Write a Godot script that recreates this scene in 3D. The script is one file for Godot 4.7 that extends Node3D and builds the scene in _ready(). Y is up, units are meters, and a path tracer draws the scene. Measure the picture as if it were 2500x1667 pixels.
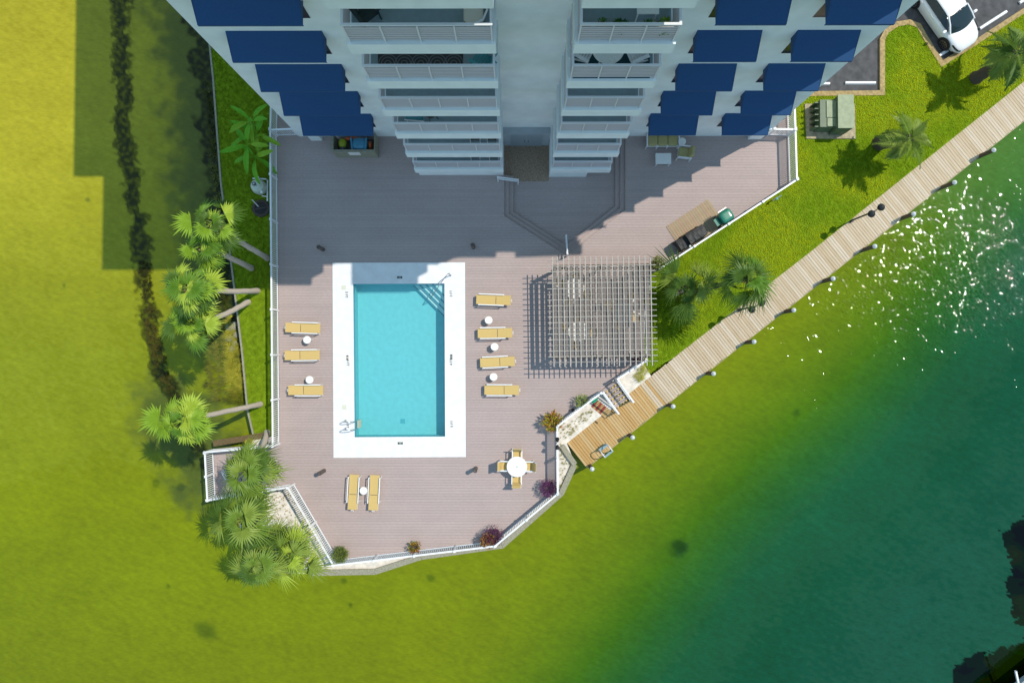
extends Node3D
# An aerial view of a lagoon-side pool deck below an apartment block. y is up, metres; the pool deck is y = 0, -z is towards the building.

const CAM_Y := 36.5
const FOCAL := 1667.0
const LAWN := -0.55
const SAND := -0.5
const WATER := -1.3
const WALK := -0.75
var cam_basis: Basis
var rng := RandomNumberGenerator.new()
var M := {}
var names := {}
var unit_box: ArrayMesh

# ---------------------------------------------------------------- helpers
# A place in the scene from a place in the survey picture and a height over the deck.
func W(px: float, py: float, h := 0.0) -> Vector3:
	var d: Vector3 = cam_basis * Vector3((px - 1250.0) / FOCAL, -(py - 833.5) / FOCAL, -1.0)
	return Vector3(0, CAM_Y, 0) + d * ((h - CAM_Y) / d.y)

func W2(px: float, py: float, h := 0.0) -> Vector2:
	var p := W(px, py, h)
	return Vector2(p.x, p.z)

func poly(pts: Array, h := 0.0) -> PackedVector2Array:
	var out := PackedVector2Array()
	for i in range(0, pts.size(), 2):
		out.append(W2(pts[i], pts[i + 1], h))
	return out

func lin(r: float, g: float, b: float) -> Color:
	return Color(r, g, b).linear_to_srgb()

class MB:
	var v := PackedVector3Array()
	var n := PackedVector3Array()
	var c := PackedColorArray()
	var colored := false
	var col := Color.WHITE

	func tri_n(a: Vector3, b: Vector3, d: Vector3, na: Vector3, nb: Vector3, nd: Vector3) -> void:
		if (b - a).cross(d - a).dot(na + nb + nd) > 0.0:
			v.append_array([a, d, b]); n.append_array([na, nd, nb])
		else:
			v.append_array([a, b, d]); n.append_array([na, nb, nd])
		if colored:
			c.append_array([col, col, col])

	func tri(a: Vector3, b: Vector3, d: Vector3) -> void:
		var m := (b - a).cross(d - a)
		if m.length_squared() < 1e-14:
			return
		m = m.normalized()
		v.append_array([a, d, b]); n.append_array([m, m, m])
		if colored:
			c.append_array([col, col, col])

	func quad(a: Vector3, b: Vector3, d: Vector3, e: Vector3) -> void:
		tri(a, b, d); tri(a, d, e)

	func box(t: Transform3D, s: Vector3) -> void:
		var h := s * 0.5
		var p := []
		for i in 8:
			p.append(t * Vector3(h.x * (1 if i & 1 else -1), h.y * (1 if i & 2 else -1), h.z * (1 if i & 4 else -1)))
		quad(p[0], p[2], p[3], p[1]); quad(p[4], p[5], p[7], p[6])
		quad(p[0], p[1], p[5], p[4]); quad(p[2], p[6], p[7], p[3])
		quad(p[0], p[4], p[6], p[2]); quad(p[1], p[3], p[7], p[5])

	func bx(cx: float, cy: float, cz: float, sx: float, sy: float, sz: float) -> void:
		box(Transform3D(Basis(), Vector3(cx, cy, cz)), Vector3(sx, sy, sz))

	# a bar of w x h section from a to b
	func bar(a: Vector3, b: Vector3, w: float, h: float) -> void:
		var d := b - a
		var l := d.length()
		if l < 1e-5:
			return
		var x := d / l
		var up := Vector3.UP if absf(x.y) < 0.95 else Vector3.RIGHT
		var z := x.cross(up).normalized()
		box(Transform3D(Basis(x, z.cross(x), z), (a + b) * 0.5), Vector3(l, h, w))

	# a polygon in x, z between two heights; sides only if wanted
	func prism(p: PackedVector2Array, y0: float, y1: float, top := true, sides := true) -> void:
		var q := p
		if Geometry2D.is_polygon_clockwise(q):
			q = p.duplicate(); q.reverse()
		if top:
			var idx := Geometry2D.triangulate_polygon(q)
			for i in range(0, idx.size(), 3):
				var a := q[idx[i]]; var b := q[idx[i + 1]]; var d := q[idx[i + 2]]
				tri_n(Vector3(a.x, y1, a.y), Vector3(b.x, y1, b.y), Vector3(d.x, y1, d.y), Vector3.UP, Vector3.UP, Vector3.UP)
		if sides:
			for i in q.size():
				var a := q[i]; var b := q[(i + 1) % q.size()]
				var e := b - a
				if e.length() < 1e-4:
					continue
				var m := Vector3(e.y, 0, -e.x).normalized()
				tri_n(Vector3(a.x, y0, a.y), Vector3(b.x, y0, b.y), Vector3(b.x, y1, b.y), m, m, m)
				tri_n(Vector3(a.x, y0, a.y), Vector3(b.x, y1, b.y), Vector3(a.x, y1, a.y), m, m, m)

	func tube(p: Array, r: Array, sides := 8, caps := true) -> void:
		var rings := []
		var side := Vector3.ZERO
		for i in p.size():
			var d: Vector3 = (p[mini(i + 1, p.size() - 1)] - p[maxi(i - 1, 0)]).normalized()
			if i == 0:
				side = d.cross(Vector3.UP if absf(d.y) < 0.9 else Vector3.RIGHT).normalized()
			side = (side - d * side.dot(d)).normalized()
			var other := d.cross(side)
			var ring := []
			for k in sides:
				var a := TAU * k / sides
				ring.append(side * cos(a) + other * sin(a))
			rings.append(ring)
		for i in p.size() - 1:
			for k in sides:
				var l := (k + 1) % sides
				var r0: float = r[mini(i, r.size() - 1)]
				var r1: float = r[mini(i + 1, r.size() - 1)]
				var a: Vector3 = rings[i][k]; var b: Vector3 = rings[i][l]; var d: Vector3 = rings[i + 1][l]; var e: Vector3 = rings[i + 1][k]
				tri_n(p[i] + a * r0, p[i] + b * r0, p[i + 1] + d * r1, a, b, d)
				tri_n(p[i] + a * r0, p[i + 1] + d * r1, p[i + 1] + e * r1, a, d, e)
		if caps:
			for end in [0, p.size() - 1]:
				var rr: float = r[mini(end, r.size() - 1)]
				var m: Vector3 = (p[0] - p[1]).normalized() if end == 0 else (p[end] - p[end - 1]).normalized()
				for k in sides:
					tri_n(p[end], p[end] + rings[end][k] * rr, p[end] + rings[end][(k + 1) % sides] * rr, m, m, m)

	# profile of (radius, height) turned round the y axis at o
	func lathe(o: Vector3, prof: Array, seg := 20) -> void:
		for i in prof.size() - 1:
			var a: Vector2 = prof[i]; var b: Vector2 = prof[i + 1]
			var t := b - a
			if t.length() < 1e-6:
				continue
			var m := Vector2(t.y, -t.x).normalized()
			for k in seg:
				var u := TAU * k / seg; var w := TAU * (k + 1) / seg
				var cu := Vector3(cos(u), 0, sin(u)); var cw := Vector3(cos(w), 0, sin(w))
				var nu := cu * m.x + Vector3.UP * m.y; var nw := cw * m.x + Vector3.UP * m.y
				var p0 := o + cu * a.x + Vector3.UP * a.y; var p1 := o + cw * a.x + Vector3.UP * a.y
				var p2 := o + cw * b.x + Vector3.UP * b.y; var p3 := o + cu * b.x + Vector3.UP * b.y
				tri_n(p0, p1, p2, nu, nw, nw); tri_n(p0, p2, p3, nu, nw, nu)

	# a rounded lump: superellipsoid of half sizes s, e 2 = ball, bigger = boxier
	func lump(o: Vector3, s: Vector3, e := 2.0, seg := 16, low := -1.0) -> void:
		var f := func(a: float, b: float) -> Vector3:
			var q := Vector3(cos(a) * cos(b), sin(b), sin(a) * cos(b))
			var l := pow(pow(absf(q.x), e) + pow(absf(q.y), e) + pow(absf(q.z), e), -1.0 / e)
			q *= l
			q.y = maxf(q.y, low)
			return q
		var rows := seg / 2
		for i in rows:
			var b0 := -PI / 2 + PI * i / rows; var b1 := -PI / 2 + PI * (i + 1) / rows
			for k in seg:
				var a0 := TAU * k / seg; var a1 := TAU * (k + 1) / seg
				var q := [f.call(a0, b0), f.call(a1, b0), f.call(a1, b1), f.call(a0, b1)]
				var nn := []
				for u in q:
					nn.append((Vector3(signf(u.x) * pow(absf(u.x), e - 1), signf(u.y) * pow(absf(u.y), e - 1), signf(u.z) * pow(absf(u.z), e - 1)) / s).normalized())
				if (q[0] - q[1]).length() > 1e-4:
					tri_n(o + q[0] * s, o + q[1] * s, o + q[2] * s, nn[0], nn[1], nn[2])
				if (q[2] - q[3]).length() > 1e-4:
					tri_n(o + q[0] * s, o + q[2] * s, o + q[3] * s, nn[0], nn[2], nn[3])

	func mesh() -> ArrayMesh:
		var a := []
		a.resize(Mesh.ARRAY_MAX)
		a[Mesh.ARRAY_VERTEX] = v
		a[Mesh.ARRAY_NORMAL] = n
		if colored:
			a[Mesh.ARRAY_COLOR] = c
		var m := ArrayMesh.new()
		m.add_surface_from_arrays(Mesh.PRIMITIVE_TRIANGLES, a)
		return m

func numbered(nm: String) -> String:
	names[nm] = names.get(nm, 0) + 1
	return nm if names[nm] == 1 else "%s_%03d" % [nm, names[nm] - 1]

func tag(o: Node3D, label: String, cat := "", group := "", kind := "") -> Node3D:
	o.set_meta("label", label)
	if cat: o.set_meta("category", cat)
	if group: o.set_meta("group", group)
	if kind: o.set_meta("kind", kind)
	return o

func thing(nm: String, label: String, cat: String, at := Vector3.ZERO, turn := 0.0, group := "", kind := "") -> Node3D:
	var o := Node3D.new()
	o.name = numbered(nm)
	add_child(o)
	o.position = at
	o.rotation.y = turn
	tag(o, label, cat, group, kind)
	return o

func one(nm: String, label: String, cat: String, mesh: Mesh, mat: Material, group := "", kind := "") -> MeshInstance3D:
	var o := MeshInstance3D.new()
	o.name = numbered(nm)
	o.mesh = mesh
	o.material_override = mat
	add_child(o)
	tag(o, label, cat, group, kind)
	return o

var part_names := {}
func part(parent: Node3D, nm: String, mesh: Mesh, mat: Material, xf := Transform3D()) -> MeshInstance3D:
	var o := MeshInstance3D.new()
	var key := [parent, nm]
	part_names[key] = part_names.get(key, 0) + 1
	o.name = nm if part_names[key] == 1 else "%s_%03d" % [nm, part_names[key] - 1]
	o.mesh = mesh
	o.material_override = mat
	o.transform = xf
	parent.add_child(o, true)
	return o

func pbox(parent: Node3D, nm: String, at: Vector3, size: Vector3, mat: Material, basis := Basis()) -> MeshInstance3D:
	return part(parent, nm, unit_box, mat, Transform3D(basis * Basis.from_scale(size), at))

func pbar(parent: Node3D, nm: String, a: Vector3, b: Vector3, w: float, h: float, mat: Material) -> MeshInstance3D:
	var x := (b - a).normalized()
	var up := Vector3.UP if absf(x.y) < 0.95 else Vector3.RIGHT
	var z := x.cross(up).normalized()
	return pbox(parent, nm, (a + b) * 0.5, Vector3((b - a).length(), h, w), mat, Basis(x, z.cross(x), z))

func noise_tex(freq: float, lo: float, hi := 1.0, kind := FastNoiseLite.TYPE_SIMPLEX_SMOOTH, oct := 4, sd := 1, size := 512) -> NoiseTexture2D:
	var f := FastNoiseLite.new()
	f.noise_type = kind
	f.frequency = freq
	f.fractal_octaves = oct
	f.seed = sd
	var t := NoiseTexture2D.new()
	t.width = size
	t.height = size
	t.seamless = true
	t.noise = f
	var g := Gradient.new()
	g.set_color(0, lin(lo, lo, lo))
	g.set_color(1, lin(hi, hi, hi))
	t.color_ramp = g
	return t

var T := {}
func mat(c: Color, rough := 0.7, tex := "", scale := Vector3(0.5, 0.5, 0.5), local := false) -> StandardMaterial3D:
	var m := StandardMaterial3D.new()
	m.albedo_color = c
	m.roughness = rough
	if tex:
		m.albedo_texture = T[tex]
		m.uv1_triplanar = true
		m.uv1_world_triplanar = not local
		m.uv1_scale = scale
	return m

func metal(c: Color, rough := 0.3) -> StandardMaterial3D:
	var m := mat(c, rough)
	m.metallic = 1.0
	return m

func leaf(r: float, g: float, b: float) -> StandardMaterial3D:
	var m := mat(lin(r, g, b), 0.45)
	m.backlight_enabled = true
	m.backlight = lin(r * 0.22, g * 0.25, b * 0.15)
	m.metallic_specular = 0.3
	return m

func setup_materials() -> void:
	T.fine = noise_tex(0.09, 0.72, 1.0, FastNoiseLite.TYPE_SIMPLEX_SMOOTH, 3, 3)
	T.blotch = noise_tex(0.012, 0.7, 1.0, FastNoiseLite.TYPE_SIMPLEX_SMOOTH, 5, 5)
	T.soft = noise_tex(0.012, 0.88, 1.0, FastNoiseLite.TYPE_SIMPLEX_SMOOTH, 5, 7)
	T.wood = noise_tex(0.03, 0.55, 1.0, FastNoiseLite.TYPE_SIMPLEX_SMOOTH, 5, 9)
	T.grain = noise_tex(0.03, 0.8, 1.0, FastNoiseLite.TYPE_SIMPLEX_SMOOTH, 5, 11)
	T.ripple = noise_tex(0.011, 0.83, 1.0, FastNoiseLite.TYPE_SIMPLEX_SMOOTH, 3, 17, 1024)
	T.stain = noise_tex(0.008, 0.92, 1.0, FastNoiseLite.TYPE_SIMPLEX_SMOOTH, 6, 23, 1024)
	T.dirt = noise_tex(0.008, 0.45, 1.0, FastNoiseLite.TYPE_SIMPLEX_SMOOTH, 6, 13, 1024)
	M.white = mat(lin(0.8, 0.81, 0.82), 0.45, "soft", Vector3(0.7, 0.7, 0.7))
	M.wall = mat(lin(0.83, 0.88, 0.86), 0.85, "soft", Vector3(0.15, 0.15, 0.15))
	M.wall_grey = mat(lin(0.42, 0.47, 0.5), 0.8, "soft", Vector3(0.3, 0.3, 0.3))
	M.rail_grey = mat(lin(0.55, 0.51, 0.51), 0.6)
	M.rail_pale = mat(lin(0.66, 0.66, 0.66), 0.5)
	M.cap = mat(lin(0.6, 0.62, 0.62), 0.5)
	M.balcony_floor = mat(lin(0.3, 0.4, 0.44), 0.8, "soft", Vector3(0.6, 0.6, 0.6))
	M.awning = mat(lin(0.012, 0.07, 0.19), 0.85, "grain", Vector3(0.8, 0.8, 0.8))
	M.glass_dark = mat(lin(0.012, 0.014, 0.016), 0.12)
	M.coping = mat(lin(0.77, 0.77, 0.77), 0.75, "soft", Vector3(0.25, 0.25, 0.25))
	M.basin = mat(lin(0.105, 0.5, 0.54), 0.7, "soft", Vector3(0.4, 0.4, 0.4))
	M.step_white = mat(lin(0.42, 0.72, 0.72), 0.6, "soft", Vector3(0.8, 0.8, 0.8))
	M.step_teal = mat(lin(0.02, 0.22, 0.28), 0.4)
	M.steel = metal(lin(0.45, 0.48, 0.5), 0.25)
	M.sling = mat(lin(0.62, 0.44, 0.16), 0.85, "grain", Vector3(2.0, 2.0, 2.0))
	M.cushion = mat(lin(0.42, 0.37, 0.16), 0.9, "grain", Vector3(1.0, 1.0, 1.0))
	M.tabletop = mat(lin(0.8, 0.79, 0.75), 0.35, "soft", Vector3(1.5, 1.5, 1.5))
	M.black = mat(lin(0.012, 0.013, 0.015), 0.5)
	M.cover = mat(lin(0.017, 0.019, 0.02), 0.6, "fine", Vector3(1.5, 1.5, 1.5))
	M.brown = mat(lin(0.06, 0.05, 0.045), 0.6)
	M.bronze = mat(lin(0.09, 0.07, 0.06), 0.5)
	M.carpet = mat(lin(0.42, 0.3, 0.21), 0.95, "dirt", Vector3(0.9, 0.9, 0.9))
	M.green_enamel = mat(lin(0.003, 0.17, 0.1), 0.12)
	M.green_enamel.clearcoat_enabled = true
	M.transformer = mat(lin(0.24, 0.3, 0.17), 0.55, "blotch", Vector3(0.5, 0.5, 0.5))
	M.transformer_dark = mat(lin(0.1, 0.15, 0.085), 0.55, "blotch", Vector3(0.5, 0.5, 0.5))
	M.concrete = mat(lin(0.5, 0.42, 0.27), 0.9, "dirt", Vector3(0.35, 0.35, 0.35))
	M.curb = mat(lin(0.5, 0.36, 0.16), 0.9, "dirt", Vector3(0.5, 0.5, 0.5))
	M.asphalt = mat(lin(0.1, 0.1, 0.105), 0.9, "dirt", Vector3(0.2, 0.2, 0.2))
	M.sand = mat(lin(0.78, 0.72, 0.63), 0.95, "blotch", Vector3(0.45, 0.45, 0.45))
	M.soil = mat(lin(0.2, 0.3, 0.014), 0.95, "dirt", Vector3(0.3, 0.3, 0.3))
	M.under = mat(lin(0.1, 0.085, 0.08), 0.9)
	M.timber_grey = mat(lin(0.36, 0.34, 0.25), 0.85, "wood", Vector3(0.5, 0.5, 0.5))
	M.timber_brown = mat(lin(0.16, 0.11, 0.045), 0.85, "wood", Vector3(0.5, 0.5, 0.5))
	M.pergola = mat(lin(0.4, 0.36, 0.32), 0.8, "wood", Vector3(3.0, 3.0, 0.5))
	M.pergola_pale = mat(lin(0.55, 0.51, 0.45), 0.8, "wood", Vector3(3.0, 3.0, 0.5))
	M.pergola_raft = mat(lin(0.24, 0.215, 0.2), 0.85, "wood", Vector3(4.0, 4.0, 0.4))
	M.pergola_beam = mat(lin(0.13, 0.09, 0.055), 0.85, "wood", Vector3(1, 1, 1))
	M.pile = mat(lin(0.12, 0.09, 0.05), 0.9, "wood", Vector3(2, 0.4, 2))
	M.yellow = mat(lin(0.7, 0.5, 0.03), 0.6)
	M.car = mat(lin(0.78, 0.79, 0.8), 0.3)
	M.car.clearcoat_enabled = true
	M.car.clearcoat_roughness = 0.05
	M.glass = mat(lin(0.015, 0.03, 0.035), 0.06)
	M.tyre = mat(lin(0.012, 0.012, 0.013), 0.8)
	M.rim = metal(lin(0.35, 0.35, 0.36), 0.35)
	M.teal = mat(lin(0.05, 0.25, 0.3), 0.6)
	M.terracotta = mat(lin(0.35, 0.13, 0.06), 0.8)
	M.red = mat(lin(0.42, 0.06, 0.045), 0.8, "wood", Vector3(2, 2, 2))
	M.cream = mat(lin(0.72, 0.66, 0.56), 0.7)
	M.trunk = mat(lin(0.68, 0.58, 0.48), 0.9, "wood", Vector3(0.8, 3.0, 0.8))
	M.trunk_dark = mat(lin(0.1, 0.08, 0.055), 0.95, "wood", Vector3(1, 3.0, 1))
	M.boots = mat(lin(0.34, 0.24, 0.14), 0.95)
	M.frond_a = leaf(0.2, 0.32, 0.025)
	M.frond_b = leaf(0.31, 0.41, 0.045)
	M.frond_c = leaf(0.1, 0.2, 0.02)
	M.frond_d = leaf(0.14, 0.22, 0.03)
	M.frond_e = leaf(0.2, 0.27, 0.045)
	M.frond_f = leaf(0.07, 0.13, 0.02)
	M.frond_dry = leaf(0.3, 0.2, 0.06)
	M.banana = leaf(0.12, 0.34, 0.015)
	M.banana_b = leaf(0.2, 0.36, 0.02)
	M.deck = []
	for i in 6:
		var k := 1.0 + 0.012 * i
		var dm := mat(lin(0.435 * k, 0.347 * k, 0.325 * k), 0.8, "grain", Vector3(0.31, 1.0, 1.37))
		dm.detail_enabled = true
		dm.detail_albedo = T.stain
		dm.detail_blend_mode = BaseMaterial3D.BLEND_MODE_MUL
		dm.detail_uv_layer = BaseMaterial3D.DETAIL_UV_2
		dm.uv2_triplanar = true
		dm.uv2_world_triplanar = true
		dm.uv2_scale = Vector3(0.055, 0.1, 0.09)
		M.deck.append(dm)
	M.plank = []
	for i in 10:
		var q := fmod(i * 0.37, 1.0)
		var m := mat(lin(lerpf(0.62, 0.74, q), lerpf(0.48, 0.62, q), lerpf(0.31, 0.47, q)), 0.85, "wood", Vector3(1.0, 1, 1), true)
		m.uv1_scale = Vector3(0.15, 1, 1.1)
		m.uv1_offset = Vector3(i * 0.31, 0, i * 0.17)
		M.plank.append(m)
	M.plank_raw = []
	for i in 6:
		var q := fmod(i * 0.37, 1.0)
		var m := mat(lin(lerpf(0.6, 0.66, q), lerpf(0.36, 0.46, q), lerpf(0.13, 0.22, q)), 0.85, "wood", Vector3(1.0, 1, 1), true)
		m.uv1_scale = Vector3(0.15, 1, 1.1)
		m.uv1_offset = Vector3(i * 0.31, 0, i * 0.17)
		M.plank_raw.append(m)
	M.tuft = mat(Color.WHITE, 1.0)
	M.tuft.metallic_specular = 0.15
	M.soil.metallic_specular = 0.1
	M.tuft.vertex_color_use_as_albedo = true
	M.tuft.backlight_enabled = true
	M.tuft.backlight = lin(0.03, 0.06, 0.003)
	M.petals = mat(Color.WHITE, 0.6)
	M.petals.vertex_color_use_as_albedo = true
	M.petals.backlight_enabled = true
	M.petals.backlight = lin(0.05, 0.05, 0.01)

# ---------------------------------------------------------------- the scene
func _ready() -> void:
	rng.seed = 20240
	var fwd := Vector3(-0.0036, -1.0, -0.0219).normalized()
	cam_basis = Basis.looking_at(fwd, Vector3(0, 0, -1))
	var cam := Camera3D.new()
	cam.name = "camera"
	cam.transform = Transform3D(cam_basis, Vector3(0, CAM_Y, 0))
	cam.fov = rad_to_deg(2.0 * atan(833.5 / FOCAL))
	cam.near = 0.1
	cam.far = 2000.0
	add_child(cam)
	cam.current = true
	var we := WorldEnvironment.new()
	we.name = "environment"
	var env := Environment.new()
	env.background_mode = Environment.BG_SKY
	var sm := ProceduralSkyMaterial.new()
	sm.sky_top_color = Color(0.6, 0.765, 0.9)
	sm.sky_horizon_color = Color(0.86, 0.91, 0.94)
	sm.sky_curve = 0.12
	sm.ground_bottom_color = Color(0.35, 0.42, 0.35)
	sm.ground_horizon_color = Color(0.7, 0.78, 0.84)
	sm.energy_multiplier = 1.06
	var sky := Sky.new()
	sky.sky_material = sm
	env.sky = sky
	env.tonemap_mode = Environment.TONE_MAPPER_LINEAR
	env.tonemap_exposure = 1.0
	env.sdfgi_enabled = true
	env.ssao_enabled = true
	env.ssil_enabled = true
	we.environment = env
	add_child(we)
	var sun := DirectionalLight3D.new()
	sun.name = "sun"
	sun.basis = Basis.looking_at(Vector3(-0.545, -1.0, 0.29).normalized(), Vector3.UP)
	sun.light_energy = 1.25
	sun.light_color = Color(1.0, 0.965, 0.91)
	sun.light_angular_distance = 0.5
	sun.shadow_enabled = true
	add_child(sun)

	setup_materials()
	var ub := MB.new()
	ub.bx(0, 0, 0, 1, 1, 1)
	unit_box = ub.mesh()

	build_water()
	build_ground()
	build_deck()
	build_pool()
	build_boardwalk()
	build_building()
	build_fences()
	build_pergola()
	build_furniture()
	build_boardwalk_things()
	build_parking()
	build_plants()
	build_small_things()

# ---------------------------------------------------------------- water and land
func sm01(a: float, b: float, x: float) -> float:
	return smoothstep(a, b, x)

func build_water() -> void:
	# the lagoon is a pale sandy shallow that drops off along a channel edge to the east
	var edge := poly([1330, 1760, 1450, 1600, 1570, 1450, 1690, 1290, 1840, 1130, 2010, 985, 2160, 830, 2270, 660, 2380, 470, 2560, 270], WATER)
	var ramp := Gradient.new()
	ramp.offsets = PackedFloat32Array([0.0, 0.18, 0.3, 0.42, 0.5, 0.58, 0.68, 0.82, 1.0])
	var tones := PackedColorArray()
	for q in [[132, 148, 24], [130, 147, 20], [122, 142, 14], [100, 130, 18], [70, 116, 34], [46, 104, 46], [32, 96, 62], [26, 88, 62], [28, 89, 68]]:
		tones.append(Color(q[0] / 255.0, q[1] / 255.0, q[2] / 255.0).srgb_to_linear())
	ramp.colors = tones
	var pale := Color(186 / 255.0, 178 / 255.0, 52 / 255.0).srgb_to_linear()
	var mid_tone := Color(146 / 255.0, 156 / 255.0, 44 / 255.0).srgb_to_linear()
	var south := Color(124 / 255.0, 138 / 255.0, 5 / 255.0).srgb_to_linear()
	var near_walk := Color(84 / 255.0, 132 / 255.0, 62 / 255.0).srgb_to_linear()
	var x0 := -34.0; var z0 := -25.0
	var st := 0.078
	var nx := int(68.0 / st); var nz := int(46.0 / st)
	# tone on a coarse grid
	var cs := 10
	var gx := nx / cs + 2; var gz := nz / cs + 2
	var coarse := []
	for j in gz:
		for i in gx:
			var q := Vector2(x0 + i * cs * st, z0 + j * cs * st)
			var d := 1e9; var side := 1.0
			for k in edge.size() - 1:
				var c := Geometry2D.get_closest_point_to_segment(q, edge[k], edge[k + 1])
				if q.distance_to(c) < d - 1e-4:
					d = q.distance_to(c)
					side = signf((edge[k + 1] - edge[k]).cross(q - edge[k]))
			var s := d * side
			var c: Color = ramp.sample(clampf(0.5 + s / 23.0, 0.0, 1.0))
			if s < 4.0:
				var w := 1.0 - smoothstep(-9.0, -2.0, s)
				var west := 1.0 - smoothstep(-22.0, -8.0, q.x)
				c = c.lerp(mid_tone, w * (0.45 + 0.35 * west) * (1.0 - smoothstep(2.0, 13.0, q.y)))
				c = c.lerp(pale, w * west * (1.0 - smoothstep(-16.0, 2.0, q.y)))
				c = c.lerp(south, w * smoothstep(11.0, 19.0, q.y) * 0.9)
			c = c.lerp(near_walk, 0.75 * smoothstep(17.0, 24.0, q.x) * (1.0 - smoothstep(-11.0, -5.0, q.y + (q.x - 22.0) * 0.1)))
			coarse.append(c)
	var n1 := FastNoiseLite.new(); n1.seed = 4; n1.frequency = 0.35; n1.fractal_octaves = 4
	var n2 := FastNoiseLite.new(); n2.seed = 8; n2.frequency = 0.9; n2.fractal_octaves = 2
	var n3 := FastNoiseLite.new(); n3.seed = 15; n3.frequency = 0.06; n3.fractal_octaves = 3
	var n4 := FastNoiseLite.new(); n4.seed = 21; n4.frequency = 1.1; n4.fractal_octaves = 3
	# the weed line on the bottom and the dark ground along the bulkhead
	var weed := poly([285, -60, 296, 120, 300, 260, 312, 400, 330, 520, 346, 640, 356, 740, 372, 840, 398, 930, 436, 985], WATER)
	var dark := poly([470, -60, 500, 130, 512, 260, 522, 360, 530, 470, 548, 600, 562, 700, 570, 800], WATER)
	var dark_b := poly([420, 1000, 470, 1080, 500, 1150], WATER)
	var spots := []
	for q in [[345, 540, 0.35], [160, 310, 0.13], [213, 488, 0.12], [155, 697, 0.1], [840, 1418, 0.2], [1052, 1413, 0.22], [1662, 1340, 0.5], [1664, 1339, 0.42], [2170, 1010, 0.2], [855, 1478, 0.12], [380, 1180, 0.2], [440, 1190, 0.2], [1945, 1005, 0.35], [500, 1540, 0.5], [410, 1430, 0.15]]:
		spots.append([W2(q[0], q[1], WATER), q[2]])
	var painted_shade := poly([2560, 1240, 2440, 1300, 2462, 1360, 2462, 1440, 2490, 1520, 2560, 1560], WATER)  # shadow and reflection of an unseen building, painted into the water colour
	var painted_shade2 := poly([2560, 1540, 2470, 1585, 2420, 1590, 2375, 1600, 2330, 1640, 2300, 1700, 2560, 1760], WATER)
	var pos := PackedVector3Array(); pos.resize(nx * nz)
	var nor := PackedVector3Array(); nor.resize(nx * nz)
	var col := PackedColorArray(); col.resize(nx * nz)
	var hgt := PackedFloat32Array(); hgt.resize(nx * nz)
	for j in nz:
		var z := z0 + j * st
		for i in nx:
			var x := x0 + i * st
			var chop := 0.006 - 0.003 * sm01(8.0, 16.0, x + 0.35 * z)
			hgt[j * nx + i] = chop * (n4.get_noise_2d(x * 1.0 + z * 0.35, z * 0.75 - x * 0.3) + 0.5 * n4.get_noise_2d(x * 2.3 + 40, z * 2.3))
	for j in nz:
		var z := z0 + j * st
		for i in nx:
			var x := x0 + i * st
			var at := j * nx + i
			var q := Vector2(x, z)
			var fx := float(i) / cs; var fz := float(j) / cs
			var ci := int(fx); var cj := int(fz)
			var tx := fx - ci; var tz := fz - cj
			var a: Color = coarse[cj * gx + ci].lerp(coarse[cj * gx + ci + 1], tx)
			var b: Color = coarse[(cj + 1) * gx + ci].lerp(coarse[(cj + 1) * gx + ci + 1], tx)
			var c := a.lerp(b, tz)
			var big := n3.get_noise_2d(x, z)
			var mid := n1.get_noise_2d(x * 0.7 + z * 0.5, z * 1.1 - x * 0.35)
			c *= 1.0 + 0.13 * big + 0.1 * mid + 0.11 * n2.get_noise_2d(x * 1.1 + z * 0.4, z * 3.2 - x * 1.2) + 0.07 * n2.get_noise_2d(x * 2.2 + 9.0, z * 2.6)  # random mottling, with fine streaks painting ripple light into the colour
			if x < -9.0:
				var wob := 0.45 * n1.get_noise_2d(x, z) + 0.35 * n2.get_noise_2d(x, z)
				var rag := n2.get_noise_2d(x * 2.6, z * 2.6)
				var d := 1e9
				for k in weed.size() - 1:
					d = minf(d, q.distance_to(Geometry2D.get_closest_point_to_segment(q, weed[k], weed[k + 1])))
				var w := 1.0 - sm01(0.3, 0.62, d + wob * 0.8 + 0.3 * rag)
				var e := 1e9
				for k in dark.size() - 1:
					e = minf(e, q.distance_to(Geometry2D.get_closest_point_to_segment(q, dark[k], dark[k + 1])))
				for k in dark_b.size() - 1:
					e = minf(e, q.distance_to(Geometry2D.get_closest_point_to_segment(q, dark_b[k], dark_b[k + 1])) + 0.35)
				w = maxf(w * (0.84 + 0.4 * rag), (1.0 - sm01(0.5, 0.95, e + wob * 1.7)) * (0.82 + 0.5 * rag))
				c = c.lerp(Color(0.07, 0.105, 0.034), 0.78 * (1.0 - sm01(1.3, 3.5, e + wob * 2.2)))  # murky shore water, painted greener still towards the building's shade tone
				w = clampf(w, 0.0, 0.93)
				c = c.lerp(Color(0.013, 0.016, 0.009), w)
			for s in spots:
				var sd: float = q.distance_to(s[0]) / s[1]
				if sd < 2.0:
					c = c.lerp(Color(c.r * 0.4, c.g * 0.5, c.b), 0.75 * (1.0 - sm01(0.3, 1.3, sd + mid)))
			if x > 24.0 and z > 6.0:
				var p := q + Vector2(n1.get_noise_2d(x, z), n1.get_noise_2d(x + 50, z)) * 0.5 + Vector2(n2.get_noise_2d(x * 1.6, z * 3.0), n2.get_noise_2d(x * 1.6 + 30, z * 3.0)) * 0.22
				if Geometry2D.is_point_in_polygon(p, painted_shade) or Geometry2D.is_point_in_polygon(p, painted_shade2):
					c = Color(0.006, 0.014, 0.002) * (1.0 + 1.2 * mid + 0.8 * big)  # shade painted near-black over the corner water
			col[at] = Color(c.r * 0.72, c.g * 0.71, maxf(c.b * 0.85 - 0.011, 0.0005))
			pos[at] = Vector3(x, WATER + hgt[at], z)
			var l := hgt[at - 1] if i > 0 else hgt[at]
			var r := hgt[at + 1] if i < nx - 1 else hgt[at]
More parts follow.
